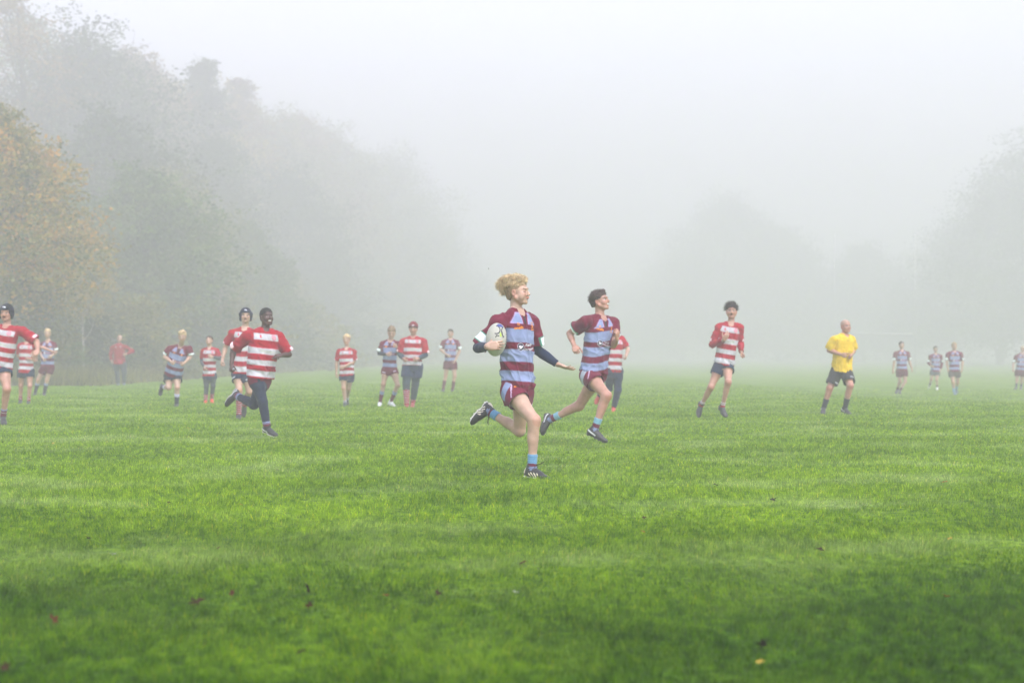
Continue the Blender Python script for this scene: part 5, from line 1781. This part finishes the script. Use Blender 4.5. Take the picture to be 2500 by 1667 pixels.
def chest_print(p, sharp=True, tl=0.0):
    T, root, base, J = p['T'], p['root'], p['base'], p['jersey']; s = p['s']
    r, f, u = T.r1, T.f1, T.u
    U = -r      # reading direction seen from the front
    c, sn = math.cos(tl), math.sin(tl); U, Vv = U * c + u * sn, u * c - U * sn
    def D(name, VF, x, t, m, k=0.0):
        sm = .003 + k
        # x is the person's right
        return decal(name, VF, J, root, base, T.pt(x * s, t, .05), U, Vv, unit(f * 1.0 + (r * (x * 2.0))), m, off=sm)
    D('maker_logo', text_mesh("oneills", .034 * s, bold=.0008), .066, .790, M_OR)
    D('maker_logo', shape_mesh(arc(0, 0, .010, .008, .3, 2.9, .0035) + arc(0, 0, .010, .008, 3.4, 6.0, .0035) + [[(-.009, -.003), (.009, .001), (.009, .004), (-.009, 0)]]), .070, .835, M_OR)
    D('club_crest', shape_mesh(arc(0, .016, .020, .010, .35, 2.8, .004) + [[(-.006, -.006), (.004, -.010), (.009, -.004), (.004, .012), (-.006, .016), (-.009, .008)], [(.004, .008), (.012, .014), (.006, .016)], [(.002, -.012), (.012, -.016), (.008, -.006)]]
                               + arc(0, -.024, .011, .008, .1, 3.04, .004) + [[(-.020, -.037), (.022, -.037), (.022, -.030), (-.020, -.030)]]), -.072, .820, M_OR)
    D('chest_badge', shape_mesh([[(.032 * math.cos(a), .032 * math.sin(a)) for a in np.linspace(0, 6.283, 25)[:-1]]]), .058, .555, M_NV)
    D('chest_badge', shape_mesh(arc(0, 0, .030, .030, 0, 6.283, .003, 28)), .058, .555, M_WH, .0006)
    dove = [(-.027, -.022), (-.012, -.010), (-.017, .004), (-.013, .017), (-.004, .006), (.001, .015), (.006, .013), (.006, .004), (.018, .009), (.021, .002), (.014, -.007), (.004, -.016), (-.008, -.015)]
    D('chest_badge', shape_mesh([dove[:1] + dove[1:2] + dove[10:], dove[1:6] + dove[7:8] + dove[10:11], dove[7:11], dove[5:8]]), .058, .555, M_WH, .0012)
    m2 = M_WH if sharp else M_GY
    D('sponsor_text', text_mesh("Family", .034 * s, shear=.15, bold=.0009), -.020, .580, m2)
    D('sponsor_text', text_mesh("Chiropractic", .030 * s, shear=.1, bold=.0007), -.035, .532, m2)

if 'main' in PEOPLE:
    p = PEOPLE['main']; H, hc, s, root, base, T = p['H'], p['hc'], p['hs'], p['root'], p['base'], p['T']
    I = lambda q: hc + (np.asarray(q, float) * s) @ H
    # hair: short darker sides and a big swept-back curly top
    F = Field(hc - .24, hc + .24, .0038)
    F.add(*ellip(I((0, -.018, .036)), H, np.array([.076, .098, .084]) * s), 0)
    F.add(*ellip(I((0, -.052, -.012)), H, np.array([.062, .056, .070]) * s), .02)
    for (c, r_) in (((0, .040, .100), (.050, .048, .034)), ((0, -.01, .116), (.056, .050, .032)), ((0, -.065, .112), (.056, .050, .036)),
                    ((0, -.108, .096), (.046, .042, .034)), ((0, -.138, .082), (.032, .030, .024)), ((0, -.100, .035), (.046, .026, .034))):
        F.add(*ellip(I(c), H, np.array(r_) * s), .015)
    hcf, Hf = hc.astype(np.float32), H.astype(np.float32)
    def cutm(P):
        q = ((P - hcf) @ Hf.T) / s
        line = np.interp(q[..., 1], [-.2, -.11, -.06, -.028, -.022, .03, .06, .095, .13], [.0, -.05, -.066, -.03, .016, .026, .055, .078, .084])
        return (line - q[..., 2]) * s
    F.clip(cutm)
    V, Q = F.mesh(); N = vnormals(V, Q); q = ((V - hc) @ H.T) / s
    top = np.clip((q[:, 2] - .045) / .04, 0, 1) + np.clip((-q[:, 1] - .10) / .03, 0, 1); top = np.clip(top, 0, 1)
    V = V + N * ((np.abs(waves(q, 90, 8, 2)) - .4) * .011 * top + waves(q, 200, 6, 5) * .0012)[:, None]
    C = lin(138, 116, 88) * (1 - top[:, None]) + lin(214, 190, 148) * top[:, None]
    C = C * (1 + .25 * waves(q, 60, 6, 8))[:, None]
    hair = mesh_obj('hair', V, Q, M_HAIR, root, base, np.clip(C, .02, .8))
    tq, tN = q[top > .35], (N @ H.T)[top > .35]
    def gen(rng):
        i = rng.randint(len(tq)); p0, nn = tq[i], tN[i]
        if nn[2] < -.35 and p0[1] > -.1: return None
        d = unit(nn * rng.uniform(.1, .7) + np.array([rng.normal() * .3, -1.0, .22 + (p0[1] + .05) * 3.0]) + rng.normal(size=3) * .42)
        L = rng.uniform(.016, .046) * (1.25 if p0[1] < -.09 else 1)
        n = 9; ts = np.linspace(0, 1, n)
        a = unit(np.cross(d, rng.normal(size=3))); b = np.cross(d, a)
        w = rng.uniform(.004, .010); ph = rng.uniform(0, 6.28); fr = rng.uniform(6, 11)
        P = p0 - nn * .004 + d * (ts * L)[:, None] + a * ((np.sin(ts * fr + ph) - math.sin(ph)) * w)[:, None] + b * ((np.cos(ts * fr + ph) - math.cos(ph)) * w)[:, None]
        P[:, 2] -= ts ** 2 * L * .3
        return P
    V, Fq = strands(hc, H, s, 5600, gen, .0013, 7)
    rng = np.random.RandomState(3)
    shade = np.repeat(rng.uniform(.45, 1.5, len(V) // 27), 27)[:, None]
    mesh_obj('curls', V, Fq, M_HAIR, hair, base, np.clip(lin(226, 200, 158) * shade, 0, .9))
    def gen2(rng):
        xx = rng.choice([-1, 1]) * rng.uniform(.045, .070); yy = rng.uniform(-.11, .0)
        pt = np.array([xx * (1 if yy > -.07 else .8), yy, rng.uniform(-.045, .06)])
        d = unit(np.array([xx * 2, -1 + rng.normal() * .3, -.5 + rng.normal() * .2])); L = rng.uniform(.012, .028)
        ts = np.linspace(0, 1, 9)
        return pt + d * (ts * L)[:, None]
    chest_print(p, True, .10)
    # shorts print
    sh = [c for c in root.children if c.name.startswith('shorts')][0]
    hp, kn = p['J']['hr'], p['J']['kr']
    ax = unit(kn - hp); nn = unit(np.array([.25, -1, .15])); nn = unit(nn - ax * (nn @ ax)); U = unit(np.cross(-ax, nn)); U = -U if U[0] < 0 else U
    Uv = unit(U * 1 + (-ax) * .25); Vv = unit(np.cross(nn, Uv))
    decal('maker_logo', text_mesh("oneills", .034, bold=.001), sh, root, base, hp + ax * .030 + U * .050 + nn * .05, Uv, Vv, nn, M_OR)
    # ball
    bc = px(1211.5, 829, 11.93 - .245)
    yax = unit(np.array([.10, .10, 1.0])); fx = unit(np.array([.25, -1.0, 0])); fx = unit(fx - yax * (fx @ yax)); rx = np.cross(yax, fx)
    a_, b_ = .137, .086
    nu, nv = 72, 56
    V, Fc = [], []
    for i in range(nv + 1):
        th = math.pi * i / nv
        zz = a_ * math.cos(th); rr = b_ * (math.sin(th) ** .92 if 0 < i < nv else 0)
        for j_ in range(nu):
            ph = 2 * math.pi * j_ / nu
            seam = min(abs(((ph + math.pi / 4) % (math.pi / 2)) - math.pi / 4 + 0), 9)
            k = 1 - .022 * math.exp(-(seam / .05) ** 2)
            V.append(bc + yax * zz + (fx * math.cos(ph + .5) + rx * math.sin(ph + .5)) * rr * k)
    for i in range(nv):
        for j_ in range(nu):
            j2 = (j_ + 1) % nu
            Fc.append((i * nu + j_, (i + 1) * nu + j_, (i + 1) * nu + j2, i * nu + j2))
    V = np.array(V)
    q = np.stack([(V - bc) @ fx, (V - bc) @ rx, (V - bc) @ yax], 1)
    C = np.tile(lin(170, 172, 160), (len(V), 1))
    ball = empty('rugby_ball', tuple(bc))
    tag(ball, "white rugby ball with navy and lime markings held against the ribs", "ball")
    sb = mesh_obj('casing', V, Fc, M_BALL, ball, bc, C)
    Ur = -rx if rx[0] < 0 else rx
    bd = lambda nme, VF, x_, y_, m, k=.0: decal(nme, VF, sb, ball, bc, bc + Ur * x_ + yax * y_ + fx * .02, Ur, yax, fx, m, off=.0012 + k, depth=.2)
    bd('ball_print', shape_mesh([[(-.030, -.004), (.028, -.006), (.030, .012), (.012, .022), (-.014, .020)]]), .004, .106, M_BL)
    bd('ball_print', shape_mesh(arc(-.026, .074, .028, .030, -1.9, 1.5, .009, 18)), .0, .0, M_NV)
    bd('ball_print', shape_mesh(arc(.052, .066, .028, .040, 1.9, 4.6, .008, 18)), .0, .0, M_NV)
    bd('ball_print', shape_mesh([[(.004, .022), (.020, .024), (.012, .055), (.0, .058)]]), .004, -.004, M_LM)
    for i in range(5):
        bd('ball_print', shape_mesh([[(-.004, -.004), (.005, -.003), (.004, .005), (-.005, .004)]]), .024 + i * .003, .060 - i * .011, M_NV)
    for i in range(5):
        bd('ball_print', shape_mesh([[(-.004, -.006), (.004, -.005), (.003, .006), (-.005, .005)]]), .070 + (.006 - (i - 2) ** 2 * .0015), .046 - i * .019, M_NV)
    bd('ball_print', shape_mesh([[(-.030, .006), (-.024, .006), (-.014, .030), (-.024, .030)], [(-.022, .030), (.002, .026), (.001, .017), (-.020, .022)]]), .0, .0, M_BK)
    tv, tf = text_mesh("RI", .046, bold=.0015)
    tv = np.stack([-tv[:, 1], tv[:, 0]], 1)
    bd('ball_print', (tv, tf), -.020, -.072, M_BK)
if 'second' in PEOPLE:
    chest_print(PEOPLE['second'], False, -.08)
